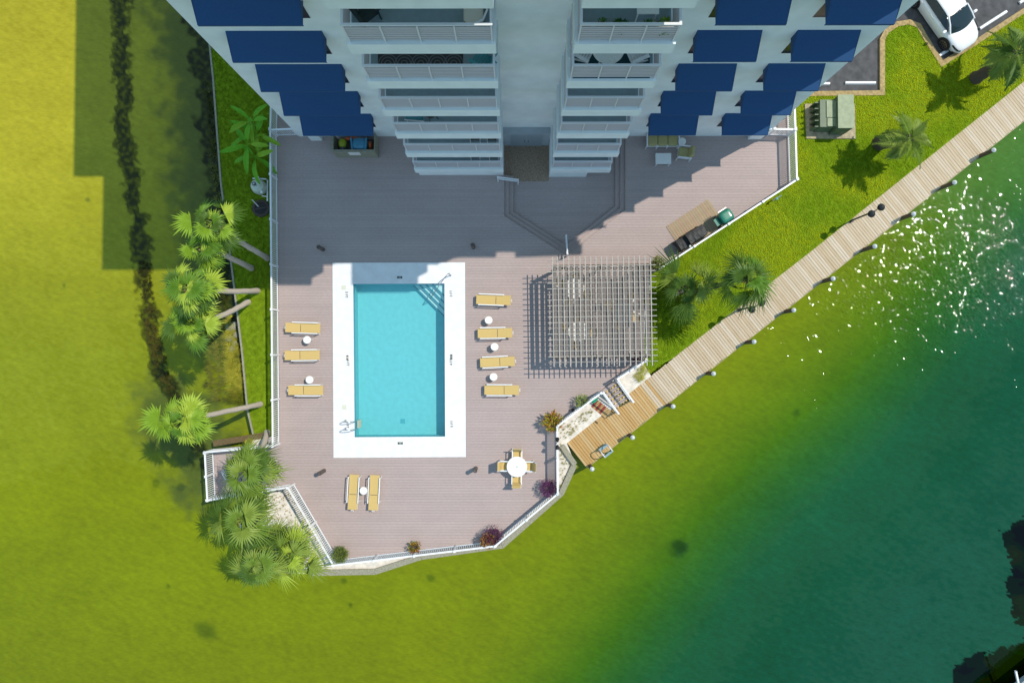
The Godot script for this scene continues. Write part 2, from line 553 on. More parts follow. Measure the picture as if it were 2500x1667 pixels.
			var u := hgt[at - nx] if j > 0 else hgt[at]
			var dn := hgt[at + nx] if j < nz - 1 else hgt[at]
			var glint := exp(-Vector2((x - 25.0) / 6.0, (z + 4.8) / 3.8).length_squared()) * 0.8 + 0.1 * exp(-Vector2((x - 21.0) / 10.0, (z + 4.0) / 6.5).length_squared())
			var jit := 0.012
			if rng.randf() < glint:
				jit = 0.13
			nor[at] = Vector3((l - r) / (2 * st) + rng.randfn(0.0, jit), 1.0, (u - dn) / (2 * st) + rng.randfn(0.0, jit)).normalized()
	var idx := PackedInt32Array()
	idx.resize((nx - 1) * (nz - 1) * 6)
	var w := 0
	for j in nz - 1:
		for i in nx - 1:
			var a := j * nx + i
			for k in [a, a + 1, a + nx + 1, a, a + nx + 1, a + nx]:
				idx[w] = k
				w += 1
	# the open lagoon beyond
	var x1 := x0 + (nx - 1) * st; var z1 := z0 + (nz - 1) * st
	for q in [[-600.0, -600.0, 600.0, z0], [-600.0, z1, 600.0, 600.0], [-600.0, z0, x0, z1], [x1, z0, 600.0, z1]]:
		var f := pos.size()
		for k in [[q[0], q[1]], [q[2], q[1]], [q[2], q[3]], [q[0], q[3]]]:
			pos.append(Vector3(k[0], WATER, k[1]))
			nor.append(Vector3.UP)
			col.append(Color(0.03, 0.13, 0.06) if k[0] > 0 else Color(0.25, 0.28, 0.02))
		idx.append_array([f, f + 1, f + 2, f, f + 2, f + 3])
	var arr := []
	arr.resize(Mesh.ARRAY_MAX)
	arr[Mesh.ARRAY_VERTEX] = pos; arr[Mesh.ARRAY_NORMAL] = nor; arr[Mesh.ARRAY_COLOR] = col; arr[Mesh.ARRAY_INDEX] = idx
	var am := ArrayMesh.new()
	am.add_surface_from_arrays(Mesh.PRIMITIVE_TRIANGLES, arr)
	var m := StandardMaterial3D.new()
	m.vertex_color_use_as_albedo = true
	m.roughness = 0.03
	m.albedo_texture = T.ripple  # albedo streaks painting the ripple light on the surface
	m.uv1_triplanar = true
	m.uv1_world_triplanar = true
	m.uv1_scale = Vector3(0.22, 0.4, 0.6)
	m.metallic_specular = 0.32
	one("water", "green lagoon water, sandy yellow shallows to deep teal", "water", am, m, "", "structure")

func tufts(nm: String, label: String, cat: String, area: PackedVector2Array, holes: Array, y: float, count: int, hgt: float, tones: Array, width := 0.012, lean := 0.5) -> void:
	var mb := MB.new()
	for k in 7:
		var a := TAU * k / 7.0 + 0.3 * k
		var base := Vector3(cos(a), 0, sin(a)) * 0.025
		var tip := base * (1.0 + lean * 3.0) + Vector3(cos(a) * lean * 0.5, 1.0 - 0.06 * k, sin(a) * lean * 0.5)
		var side := Vector3(-sin(a), 0, cos(a))
		mb.tri_n(base - side * width / hgt, base + side * width / hgt, tip, Vector3.UP, Vector3.UP, Vector3.UP)
	var box := Rect2(area[0], Vector2.ZERO)
	for p in area:
		box = box.expand(p)
	var spots: Array[Transform3D] = []
	var cols: Array[Color] = []
	var tries := 0
	var patch := FastNoiseLite.new(); patch.seed = 31; patch.frequency = 0.22; patch.fractal_octaves = 4
	while spots.size() < count and tries < count * 12:
		tries += 1
		var p := box.position + Vector2(rng.randf(), rng.randf()) * box.size
		if not Geometry2D.is_point_in_polygon(p, area):
			continue
		var bad := false
		for h in holes:
			if Geometry2D.is_point_in_polygon(p, h):
				bad = true
				break
		if bad:
			continue
		var s := hgt * rng.randf_range(0.7, 1.35)
		spots.append(Transform3D(Basis(Vector3.UP, rng.randf() * TAU).scaled(Vector3(s, s, s)), Vector3(p.x, y, p.y)))
		var k := clampf(0.5 + 2.0 * patch.get_noise_2d(p.x, p.y) + rng.randf_range(-0.3, 0.3), 0.0, 1.0)
		var c: Color = tones[0].lerp(tones[1], k)
		cols.append(c * rng.randf_range(0.85, 1.15))
	var mm := MultiMesh.new()
	mm.transform_format = MultiMesh.TRANSFORM_3D
	mm.use_colors = true
	mm.mesh = mb.mesh()
	mm.instance_count = spots.size()
	for i in spots.size():
		mm.set_instance_transform(i, spots[i])
		mm.set_instance_color(i, cols[i])
	var o := MultiMeshInstance3D.new()
	o.name = numbered(nm)
	o.multimesh = mm
	o.material_override = M.tuft
	add_child(o)
	tag(o, label, cat, "", "stuff")

var lawn_e: PackedVector2Array
var lawn_w: PackedVector2Array
var asphalt_poly: PackedVector2Array

func build_ground() -> void:
	# west lawn between bulkhead and fence
	lawn_w = poly([480, -60, 510, 104, 519, 190, 527, 300, 540, 445, 563, 640, 573, 720, 590, 860, 603, 1000, 617, 1064, 700, 1064, 700, -60], LAWN)
	var mb := MB.new()
	mb.prism(lawn_w, -2.2, LAWN)
	one("lawn", "narrow mown strip of lawn west of the white fence", "lawn", mb.mesh(), M.soil, "", "structure")
	tufts("grass", "short green grass on the narrow strip west of the fence", "grass", poly([512, 90, 521, 190, 529, 300, 542, 445, 565, 640, 576, 720, 592, 860, 606, 1000, 620, 1064, 676, 1064, 670, 250, 540, 60], LAWN), [], LAWN, 12000, 0.045, [Color(0.16, 0.3, 0.004), Color(0.26, 0.38, 0.008)])
	# east lawn
	asphalt_poly = poly([1880, 243, 1967, 238, 1990, 233, 2162, 233, 2162, 95, 2172, 78, 2196, 62, 2222, 58, 2240, 66, 2252, 84, 2292, 150, 2300, 161, 2520, 18, 2700, -100, 2700, -300, 1880, -300], LAWN)
	lawn_e = poly([1860, 160, 1880, 420, 1905, 430, 1590, 642, 1566, 660, 1560, 870, 1585, 905, 1640, 877, 1973, 620, 2500, 200, 2720, 30, 2720, -100, 1860, -100], LAWN)
	var rest := Geometry2D.clip_polygons(lawn_e, asphalt_poly)
	mb = MB.new()
	for r in rest:
		if not Geometry2D.is_polygon_clockwise(r):
			mb.prism(r, -2.2, LAWN)
	one("lawn", "broad bright lawn between the pool deck and boardwalk", "lawn", mb.mesh(), M.soil, "", "structure")
	var pads := [asphalt_poly, poly([1966, 253, 2088, 253, 2090, 338, 1970, 338], LAWN)]
	tufts("grass", "thick bright green grass between pool deck and boardwalk", "grass", poly([1870, 250, 1885, 420, 1932, 436, 1597, 664, 1582, 690, 1580, 880, 1590, 912, 1640, 874, 1973, 617, 2500, 197, 2640, 90, 2640, -60, 1870, -60], LAWN), pads, LAWN, 60000, 0.05, [Color(0.18, 0.34, 0.006), Color(0.42, 0.49, 0.012)])
	# sand round the deck
	var bank := poly([617, 1066, 600, 1090, 575, 1215, 588, 1310, 640, 1398, 768, 1401, 915, 1398, 1027, 1362, 1226, 1334, 1373, 1204, 1406, 1136, 1384, 1082, 1590, 918, 1560, 870, 1470, 880, 1320, 1020, 1320, 1170, 1190, 1280, 850, 1330, 745, 1150, 700, 1066], SAND)
	mb = MB.new()
	mb.prism(bank, -2.2, SAND)
	one("sand_bank", "pale sand bank round the south end of the pool deck", "sand", mb.mesh(), M.sand, "", "structure")
	tufts("grass_sprigs", "sparse dry weeds on the sand beside the boardwalk end", "weeds", poly([1366, 1052, 1440, 995, 1452, 1010, 1384, 1072, 1368, 1060, 1366, 1190, 1376, 1195, 1402, 1136, 1378, 1092], SAND), [], SAND, 150, 0.16, [Color(0.2, 0.22, 0.05), Color(0.35, 0.3, 0.12)], 0.008, 0.8)
	tufts("leaf_litter", "dry brown leaves and weeds on the sand under the palms", "leaf litter", poly([640, 1200, 720, 1190, 800, 1385, 740, 1398, 640, 1330, 625, 1230], SAND), [], SAND, 380, 0.07, [Color(0.18, 0.09, 0.04), Color(0.4, 0.32, 0.16)], 0.01, 1.2)
	tufts("grass_sprigs", "thin yellow grass on white sand above the boardwalk steps", "weeds", poly([1545, 915, 1570, 890, 1590, 905, 1560, 935], SAND), [], SAND, 70, 0.25, [Color(0.35, 0.36, 0.06), Color(0.4, 0.33, 0.1)], 0.008, 1.0)
	# marsh grass along the west bulkhead
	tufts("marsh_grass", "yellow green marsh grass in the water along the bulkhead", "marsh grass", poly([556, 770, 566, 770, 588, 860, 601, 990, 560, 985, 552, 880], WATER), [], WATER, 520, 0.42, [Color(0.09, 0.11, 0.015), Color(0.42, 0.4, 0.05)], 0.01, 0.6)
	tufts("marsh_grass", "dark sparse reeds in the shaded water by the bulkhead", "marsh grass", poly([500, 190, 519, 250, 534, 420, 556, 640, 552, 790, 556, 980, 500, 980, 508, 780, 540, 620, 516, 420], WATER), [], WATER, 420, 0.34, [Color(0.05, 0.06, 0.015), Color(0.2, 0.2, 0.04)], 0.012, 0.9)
	tufts("algae", "loose dark weed floating over the sandbar line", "algae", poly([338, 640, 366, 640, 382, 800, 420, 930, 450, 985, 430, 985, 395, 940, 360, 840, 345, 740], WATER), [], WATER - 0.02, 260, 0.1, [Color(0.02, 0.022, 0.008), Color(0.07, 0.06, 0.015)], 0.03, 1.6)
	# timber bulkheads
	bulkhead("bulkhead", "weathered timber bulkhead edging the narrow west lawn", [505, 60, 510, 104, 519, 190, 527, 300, 538, 445, 563, 640, 573, 720, 590, 860, 603, 1000, 618, 1064], 0.1, LAWN + 0.05, M.timber_grey)
	bulkhead("bulkhead", "broad grey timber seawall cap round the south point", [762, 1399, 915, 1396, 1027, 1360, 1226, 1332, 1371, 1204, 1403, 1134], 0.3, SAND + 0.14, M.timber_grey)
	bulkhead("bulkhead", "short grey timber beam across the boardwalk end", [1404, 1134, 1372, 1088], 0.28, SAND + 0.19, M.timber_grey)
	bulkhead("bulkhead", "old mossy timber retaining wall beside the corner platform", [519, 1083, 648, 1062], 0.32, SAND + 0.06, M.timber_brown)

func bulkhead(nm: String, label: String, pts: Array, w: float, y: float, m: Material) -> void:
	var p := poly(pts, y)
	var o := thing(nm, label, "bulkhead", Vector3(p[0].x, y, p[0].y))
	var at := Vector2(p[0].x, p[0].y)
	for i in p.size() - 1:
		var a := p[i] - at; var b := p[i + 1] - at
		var d := (b - a).normalized()
		var s := Vector2(-d.y, d.x) * w * 0.5
		var e := d * 0.006
		# mitre against the neighbours
		var sa := s; var sb := s
		if i > 0:
			var dp := (p[i] - p[i - 1]).normalized()
			var mt := (Vector2(-dp.y, dp.x) + Vector2(-d.y, d.x)).normalized()
			sa = mt * (w * 0.5 / maxf(mt.dot(Vector2(-d.y, d.x)), 0.3))
		if i < p.size() - 2:
			var dn := (p[i + 2] - p[i + 1]).normalized()
			var mt := (Vector2(-dn.y, dn.x) + Vector2(-d.y, d.x)).normalized()
			sb = mt * (w * 0.5 / maxf(mt.dot(Vector2(-d.y, d.x)), 0.3))
		var mb := MB.new()
		mb.prism(PackedVector2Array([a + sa + e, b + sb - e, b - sb - e, a - sa + e]), -0.09, 0.0)
		part(o, "cap_beam", mb.mesh(), m)
		var fb := MB.new()
		var f := Vector2(-d.y, d.x) * w * 0.3
		fb.prism(PackedVector2Array([a + f, b + f, b - f, a - f]), -1.6, -0.09, false)
		part(o, "sheet_wall", fb.mesh(), m)

# ---------------------------------------------------------------- the deck
var deck_poly: PackedVector2Array
var pool_hole: PackedVector2Array
var pit_hole: PackedVector2Array

func boards(root: Node3D, area: PackedVector2Array, holes: Array, y: float, mats: Array, pitch: float, under: MB) -> void:
	var lo := 1e9; var hi := -1e9
	for p in area:
		lo = minf(lo, p.y); hi = maxf(hi, p.y)
	var k := 0
	var z := lo
	while z < hi:
		var gap := 0.006
		for pass_ in 2:
			var g := gap if pass_ == 0 else 0.0
			var row := PackedVector2Array([Vector2(-60, z), Vector2(60, z), Vector2(60, z + pitch - g), Vector2(-60, z + pitch - g)])
			var bits: Array = Geometry2D.intersect_polygons(row, area)
			for h in holes:
				var next := []
				for b in bits:
					for q in Geometry2D.clip_polygons(b, h):
						if not Geometry2D.is_polygon_clockwise(q):
							next.append(q)
				bits = next
			if pass_ == 1:
				for b in bits:
					under.prism(b, y - 0.2, y - 0.03, true, false)
				continue
			var mb := MB.new()
			for b in bits:
				mb.prism(b, y - 0.028, y)
			if mb.v.size():
				part(root, "board", mb.mesh(), mats[rng.randi() % mats.size()])
		k += 1
		z += pitch

func build_deck() -> void:
	deck_poly = poly([676, 200, 676, 331, 682, 1082, 520, 1098, 526, 1212, 717, 1181, 825, 1366, 1210, 1320, 1359, 1196, 1358, 1036, 1463, 956, 1501, 924, 1569, 880, 1577, 676, 1601, 662, 1929, 449, 1924, 331, 1924, 200])
	pool_hole = poly([811, 641, 1136, 640, 1138, 1116, 813.6, 1118])
	pit_hole = poly([1231, 320, 1231, 527, 1383, 624, 1527, 512, 1527, 320])
	var o := thing("pool_deck", "taupe composite plank deck round the white pool surround", "deck", Vector3.ZERO, 0.0, "", "structure")
	var under := MB.new()
	boards(o, deck_poly, [pool_hole, pit_hole], 0.0, M.deck, 0.1465, under)
	var fr := MB.new()
	for i in deck_poly.size():
		var a := deck_poly[i]; var b := deck_poly[(i + 1) % deck_poly.size()]
		fr.bar(Vector3(a.x, -0.17, a.y), Vector3(b.x, -0.17, b.y), 0.04, 0.28)
	part(o, "fascia", fr.mesh(), M.deck[2])
	# sunken entrance landing, three steps down
	var l := thing("entrance_landing", "sunken plank landing with angled steps below the entrance", "landing", Vector3.ZERO, 0.0, "", "structure")
	var rings := [poly([1231, 425, 1231, 527, 1383, 624, 1527, 512, 1527, 330]), poly([1242, 425, 1242, 520, 1383, 610, 1516, 506, 1516, 330]), poly([1253, 425, 1253, 514, 1383, 597, 1505, 500, 1505, 330])]
	for k in 2:
		var y := -0.17 * (k + 1)
		for i in 4:
			var a: Vector2 = rings[k][i]; var b: Vector2 = rings[k][i + 1]; var c: Vector2 = rings[k + 1][i + 1]; var d: Vector2 = rings[k + 1][i]
			var mb := MB.new()
			mb.prism(PackedVector2Array([a, b, c, d]), y - 0.03, y)
			part(l, "tread", mb.mesh(), M.deck[(i + k) % 6])
	for k in 3:
		var mb := MB.new()
		for i in 4:
			var a: Vector2 = rings[k][i]; var b: Vector2 = rings[k][i + 1]
			mb.bar(Vector3(a.x, -0.17 * k - 0.11, a.y), Vector3(b.x, -0.17 * k - 0.11, b.y), 0.02, 0.14)
		part(l, "riser", mb.mesh(), M.deck[0])
	var r2: PackedVector2Array = rings[2]
	boards(l, PackedVector2Array([W2(1231, 436), r2[0] + Vector2(0, 0.24), r2[1], r2[2], r2[3], r2[4], W2(1340, 330), W2(1340, 437)]), [], -0.51, M.deck, 0.1465, under)
	part(o, "joist_bed", under.mesh(), M.under)
	var cb := MB.new()
	cb.prism(poly([1228, 330, 1341, 330, 1341, 437, 1228, 437]), -0.7, -0.5)
	one("entrance_floor", "dark brown mottled floor at the shaded building entrance", "floor", cb.mesh(), M.carpet, "", "structure")

func flat_text(parent: Node3D, s: String, at: Vector3, turn: float, hgt: float, m: Material) -> void:
	var t := TextMesh.new()
	var f := SystemFont.new()
	f.font_names = PackedStringArray(["Droid Sans"])
	f.font_weight = 700
	t.font = f
	t.text = s
	t.font_size = 32
	t.pixel_size = hgt / 23.0
	t.depth = 0.004
	t.curve_step = 2.0
	var a := []
	part(parent, "lettering", t, m, Transform3D(Basis(Vector3.UP, turn) * Basis(Vector3.RIGHT, -PI / 2), at))

func build_pool() -> void:
	var o := thing("swimming_pool", "rectangular turquoise pool with a broad white concrete surround", "pool", W(973, 880, 0), 0.0, "", "structure")
	var at := o.position
	var sh := func(p: PackedVector2Array) -> PackedVector2Array:
		var q := PackedVector2Array()
		for v in p: q.append(v - Vector2(at.x, at.z))
		return q
	var out: PackedVector2Array = sh.call(poly([811.5, 641.5, 1135.5, 640.5, 1137.5, 1115.5, 814, 1117.5]))
	var inn: PackedVector2Array = sh.call(poly([862, 693, 1085, 692, 1086.6, 1065.5, 865.6, 1067]))
	var D := -1.05
	var mb := MB.new()
	for i in 4:
		var j := (i + 1) % 4
		mb.prism(PackedVector2Array([out[i], out[j], inn[j], inn[i]]), -0.2, 0.03, true, true)
	part(o, "coping", mb.mesh(), M.coping)
	mb = MB.new()
	mb.prism(inn, D - 0.1, D, true, false)
	for i in 4:
		var a := inn[i]; var b := inn[(i + 1) % 4]
		mb.quad(Vector3(a.x, D, a.y), Vector3(b.x, D, b.y), Vector3(b.x, 0.0, b.y), Vector3(a.x, 0.0, a.y))
	part(o, "basin", mb.mesh(), M.basin)
	# corner steps: diagonal treads with dark tile noses, top one just under water
	var cx := inn[1].x; var cz := inn[1].y
	for k in 4:
		var run := 0.72 + 0.37 * k
		var y := -0.26 - 0.2 * k
		var st := MB.new()
		st.prism(PackedVector2Array([Vector2(cx - 0.01, cz + 0.01), Vector2(cx - 0.01, cz + run), Vector2(cx - run, cz + 0.01)]), y - 0.2, y)
		part(o, "step", st.mesh(), M.step_white)
		var ns := MB.new()
		ns.prism(PackedVector2Array([Vector2(cx - 0.012, cz + run + 0.008), Vector2(cx - 0.012, cz + run - 0.1), Vector2(cx - run + 0.1, cz + 0.012), Vector2(cx - run - 0.008, cz + 0.012)]), y - 0.05, y + 0.005)
		part(o, "step_nosing", ns.mesh(), M.step_teal)
	# waterline tiles
	mb = MB.new()
	for i in 4:
		var a := inn[i]; var b := inn[(i + 1) % 4]
		var n := Vector2(-(b - a).y, (b - a).x).normalized() * 0.012
		mb.prism(PackedVector2Array([a, b, b + n, a + n]), -0.28, 0.0, true, true)
	part(o, "tile_band", mb.mesh(), mat(lin(0.06, 0.24, 0.32), 0.3))
	mb = MB.new()
	var nx := 60; var nz := 100
	var nn := FastNoiseLite.new(); nn.seed = 5; nn.frequency = 1.6; nn.fractal_octaves = 2
	var wx := cx - inn[0].x; var wz := inn[2].y - cz
	var hf := func(x: float, z: float) -> float:
		var amp := 0.012 * (1.0 - smoothstep(0.6, 4.0, z)) + 0.003
		return amp * nn.get_noise_2d(x * 1.2, z * 1.2)
	for j in nz:
		for i in nx:
			var q := []
			var m := []
			for k in [[i, j], [i + 1, j], [i + 1, j + 1], [i, j + 1]]:
				var x: float = wx * k[0] / nx; var z: float = wz * k[1] / nz
				q.append(Vector3(inn[0].x + x + 0.004 * z, -0.09 + hf.call(x, z), cz + z))
				m.append(Vector3((hf.call(x - 0.03, z) - hf.call(x + 0.03, z)) / 0.06, 1, (hf.call(x, z - 0.03) - hf.call(x, z + 0.03)) / 0.06).normalized())
			mb.tri_n(q[0], q[1], q[2], m[0], m[1], m[2])
			mb.tri_n(q[0], q[2], q[3], m[0], m[2], m[3])
	var wm := StandardMaterial3D.new()
	wm.transparency = BaseMaterial3D.TRANSPARENCY_ALPHA
	wm.albedo_color = Color(0.5, 0.9, 0.95, 0.04)
	wm.roughness = 0.03
	part(o, "pool_water", mb.mesh(), wm)
	var loc := func(px: float, py: float, h: float) -> Vector3:
		return W(px, py, h) - at
	pbox(o, "main_drain", loc.call(983, 1028, D + 0.01), Vector3(0.25, 0.02, 0.25), mat(lin(0.03, 0.32, 0.38), 0.6))
	for q in [[838.5, 702], [840, 994]]:
		pbox(o, "skimmer_lid", loc.call(q[0], q[1], 0.034), Vector3(0.24, 0.012, 0.24), mat(lin(0.6, 0.6, 0.5), 0.7))
	var ink := mat(lin(0.03, 0.035, 0.03), 0.7)
	for q in [[845.5, 719, "3 FT", -PI / 2], [849, 885, "4 FT", -PI / 2], [848, 1037, "5 FT", -PI / 2], [1101, 717, "3 FT", PI / 2], [1101, 884, "4 FT", PI / 2], [1103, 1035, "5 FT", PI / 2]]:
		flat_text(o, q[2], loc.call(q[0], q[1], 0.033), q[3], 0.13, ink)
	for q in [[847.5, 873, 0.13, 0.26, 1], [1101.5, 871, 0.13, 0.26, 0], [975.5, 677, 0.28, 0.13, 0], [977, 1082, 0.28, 0.13, 0]]:
		var tl := pbox(o, "marker_tile", loc.call(q[0], q[1], 0.033), Vector3(q[2], 0.008, q[3]), mat(lin(0.5, 0.42, 0.38), 0.6) if q[4] else mat(lin(0.2, 0.24, 0.22), 0.6))
		var along := Vector3(1, 0, 0) if q[2] > q[3] else Vector3(0, 0, 1)
		for k in [-0.34, 0.34]:
			part(tl, "dark_tile", unit_box, ink, Transform3D(Basis.from_scale(Vector3(0.25 if along.x > 0 else 0.7, 0.5, 0.7 if along.x > 0 else 0.25)), along * k + Vector3(0, 0.4, 0)))
	# stainless grab rail over the corner steps, and the ladder
	var rl := thing("pool_handrail", "slim steel handrail over the diagonal pool steps", "handrail", W(1099, 672, 0.03))
	var e := W(1052, 731, -0.6) - rl.position
	mb = MB.new()
	mb.tube([Vector3(0, 0, 0), Vector3(0.02, 0.7, -0.02), Vector3(-0.06, 0.86, 0.06), Vector3(-0.25, 0.86, 0.27), e * 0.8 + Vector3(0, 0.55, 0), e + Vector3(0, 0.5, 0), e], [0.024], 8)
	part(rl, "rail", mb.mesh(), M.steel)
	part(rl, "anchor_plate", cyl(0.06, 0.012), M.steel)
	var ld := thing("pool_ladder", "steel pool ladder with two looped grab rails", "ladder", W(866, 1036.5, 0.03))
	for s in [-1.0, 1.0]:
		mb = MB.new()
		var z: float = s * 0.21
		mb.tube([Vector3(-0.5, 0, z), Vector3(-0.52, 0.5, z), Vector3(-0.45, 0.68, z), Vector3(-0.28, 0.74, z), Vector3(-0.02, 0.66, z), Vector3(0.1, 0.45, z), Vector3(0.11, -0.8, z)], [0.021], 8)
		part(ld, "grab_rail", mb.mesh(), M.steel)
		part(ld, "anchor_plate", cyl(0.055, 0.012), M.steel, Transform3D(Basis(), Vector3(-0.5, 0, z)))
	for k in 3:
		pbox(ld, "tread", Vector3(0.13, -0.2 - 0.25 * k, 0), Vector3(0.1, 0.03, 0.42), mat(lin(0.4, 0.42, 0.3), 0.6))

var cyl_cache := {}
func cyl(r: float, h: float, seg := 20) -> ArrayMesh:
	var key := [r, h, seg]
	if not cyl_cache.has(key):
		var mb := MB.new()
		mb.lathe(Vector3.ZERO, [Vector2(0, 0), Vector2(r, 0), Vector2(r, h - minf(h, r) * 0.08), Vector2(r - minf(h, r) * 0.08, h), Vector2(0, h)], seg)
		cyl_cache[key] = mb.mesh()
	return cyl_cache[key]

# ---------------------------------------------------------------- the boardwalk
func build_boardwalk() -> void:
	var a := W(1384, 1081, WALK); var b := W(2560, 150, WALK)
	var dir := (b - a).normalized()
	var across := Vector3(-dir.z, 0, dir.x)
	var width := 1.72
	var o := thing("boardwalk", "weathered plank boardwalk along the lagoon edge", "boardwalk", a, 0.0, "", "structure")
	var pitch := 0.15
	var n := int((b - a).length() / pitch)
	var yaw := Basis(across, Vector3.UP, across.cross(Vector3.UP))
	for i in n:
		var w := 0.133 + rng.randf_range(-0.004, 0.003)
		var l := width + rng.randf_range(-0.03, 0.035)
		var px := 1384.0 + (2560.0 - 1384.0) * i / n
		var raw := px < 1600 - rng.randf() * 60
		var set_: Array = M.plank_raw if raw else M.plank
		pbox(o, "plank", dir * (i + 0.5) * pitch + across * (width * 0.5 + rng.randf_range(-0.012, 0.012)) + Vector3(0, -0.02 + rng.randf_range(-0.003, 0.003), 0), Vector3(l, 0.04, w), set_[rng.randi() % set_.size()], Basis(yaw.x, yaw.y, yaw.z).rotated(Vector3.UP, rng.randf_range(-0.006, 0.006)))
	for s in [0.12, width - 0.12]:
		var p: Vector3 = across * s + Vector3(0, -0.16, 0)
		pbar(o, "stringer", p, p + dir * n * pitch, 0.06, 0.2, M.timber_brown)
	pbar(o, "edge_board", across * (width + 0.03) + Vector3(0, -0.1, 0), across * (width + 0.03) + Vector3(0, -0.1, 0) + dir * n * pitch, 0.025, 0.14, M.plank[3])
	# mooring piles with pale caps
	var caps := [[1446, 1145], [1545, 1068], [1644, 992], [1743, 912], [1842, 834], [1939, 757], [2035, 680], [2137, 601], [2232, 522], [2332, 445], [2428, 366]]
	var proto: Node3D
	var tops := ["beside the ladder at the boardwalk end", "first one past the ladder along the boardwalk", "below the yellow-edged boardwalk stairs", "beside the broad plain stretch below the pergola", "facing the lone palm at the boardwalk", "between the two double lamps, nearer the palms", "between the two double lamps, nearer the far lamp", "just past the far double lamp", "among the first sun glints", "among the brightest sun glints", "farthest along, by the far date palm"]
	for i in caps.size():
		var top := W(caps[i][0], caps[i][1], 0.25)
		var base := Vector3(top.x, WATER - 1.0, top.z)
		var p: Node3D
		if proto == null:
			p = thing("mooring_pile", "", "pile", base)
			proto = p
			var hgt := 0.25 - base.y
			part(p, "pole", cyl(0.115, hgt - 0.02, 14), M.pile)
			var mb := MB.new()
			mb.lathe(Vector3(0, hgt - 0.03, 0), [Vector2(0.12, 0), Vector2(0.12, 0.04), Vector2(0.05, 0.13), Vector2(0, 0.15)], 18)
			part(p, "pile_cap", mb.mesh(), M.cap)
		else:
			p = proto.duplicate()
			p.name = numbered("mooring_pile")
			add_child(p)
			p.position = base
		tag(p, "round wooden mooring pile with white cap, " + tops[i], "pile", "mooring piles along the boardwalk")

# ---------------------------------------------------------------- the apartment building
const WALL_Z := -11.85
const FLOOR := 2.83

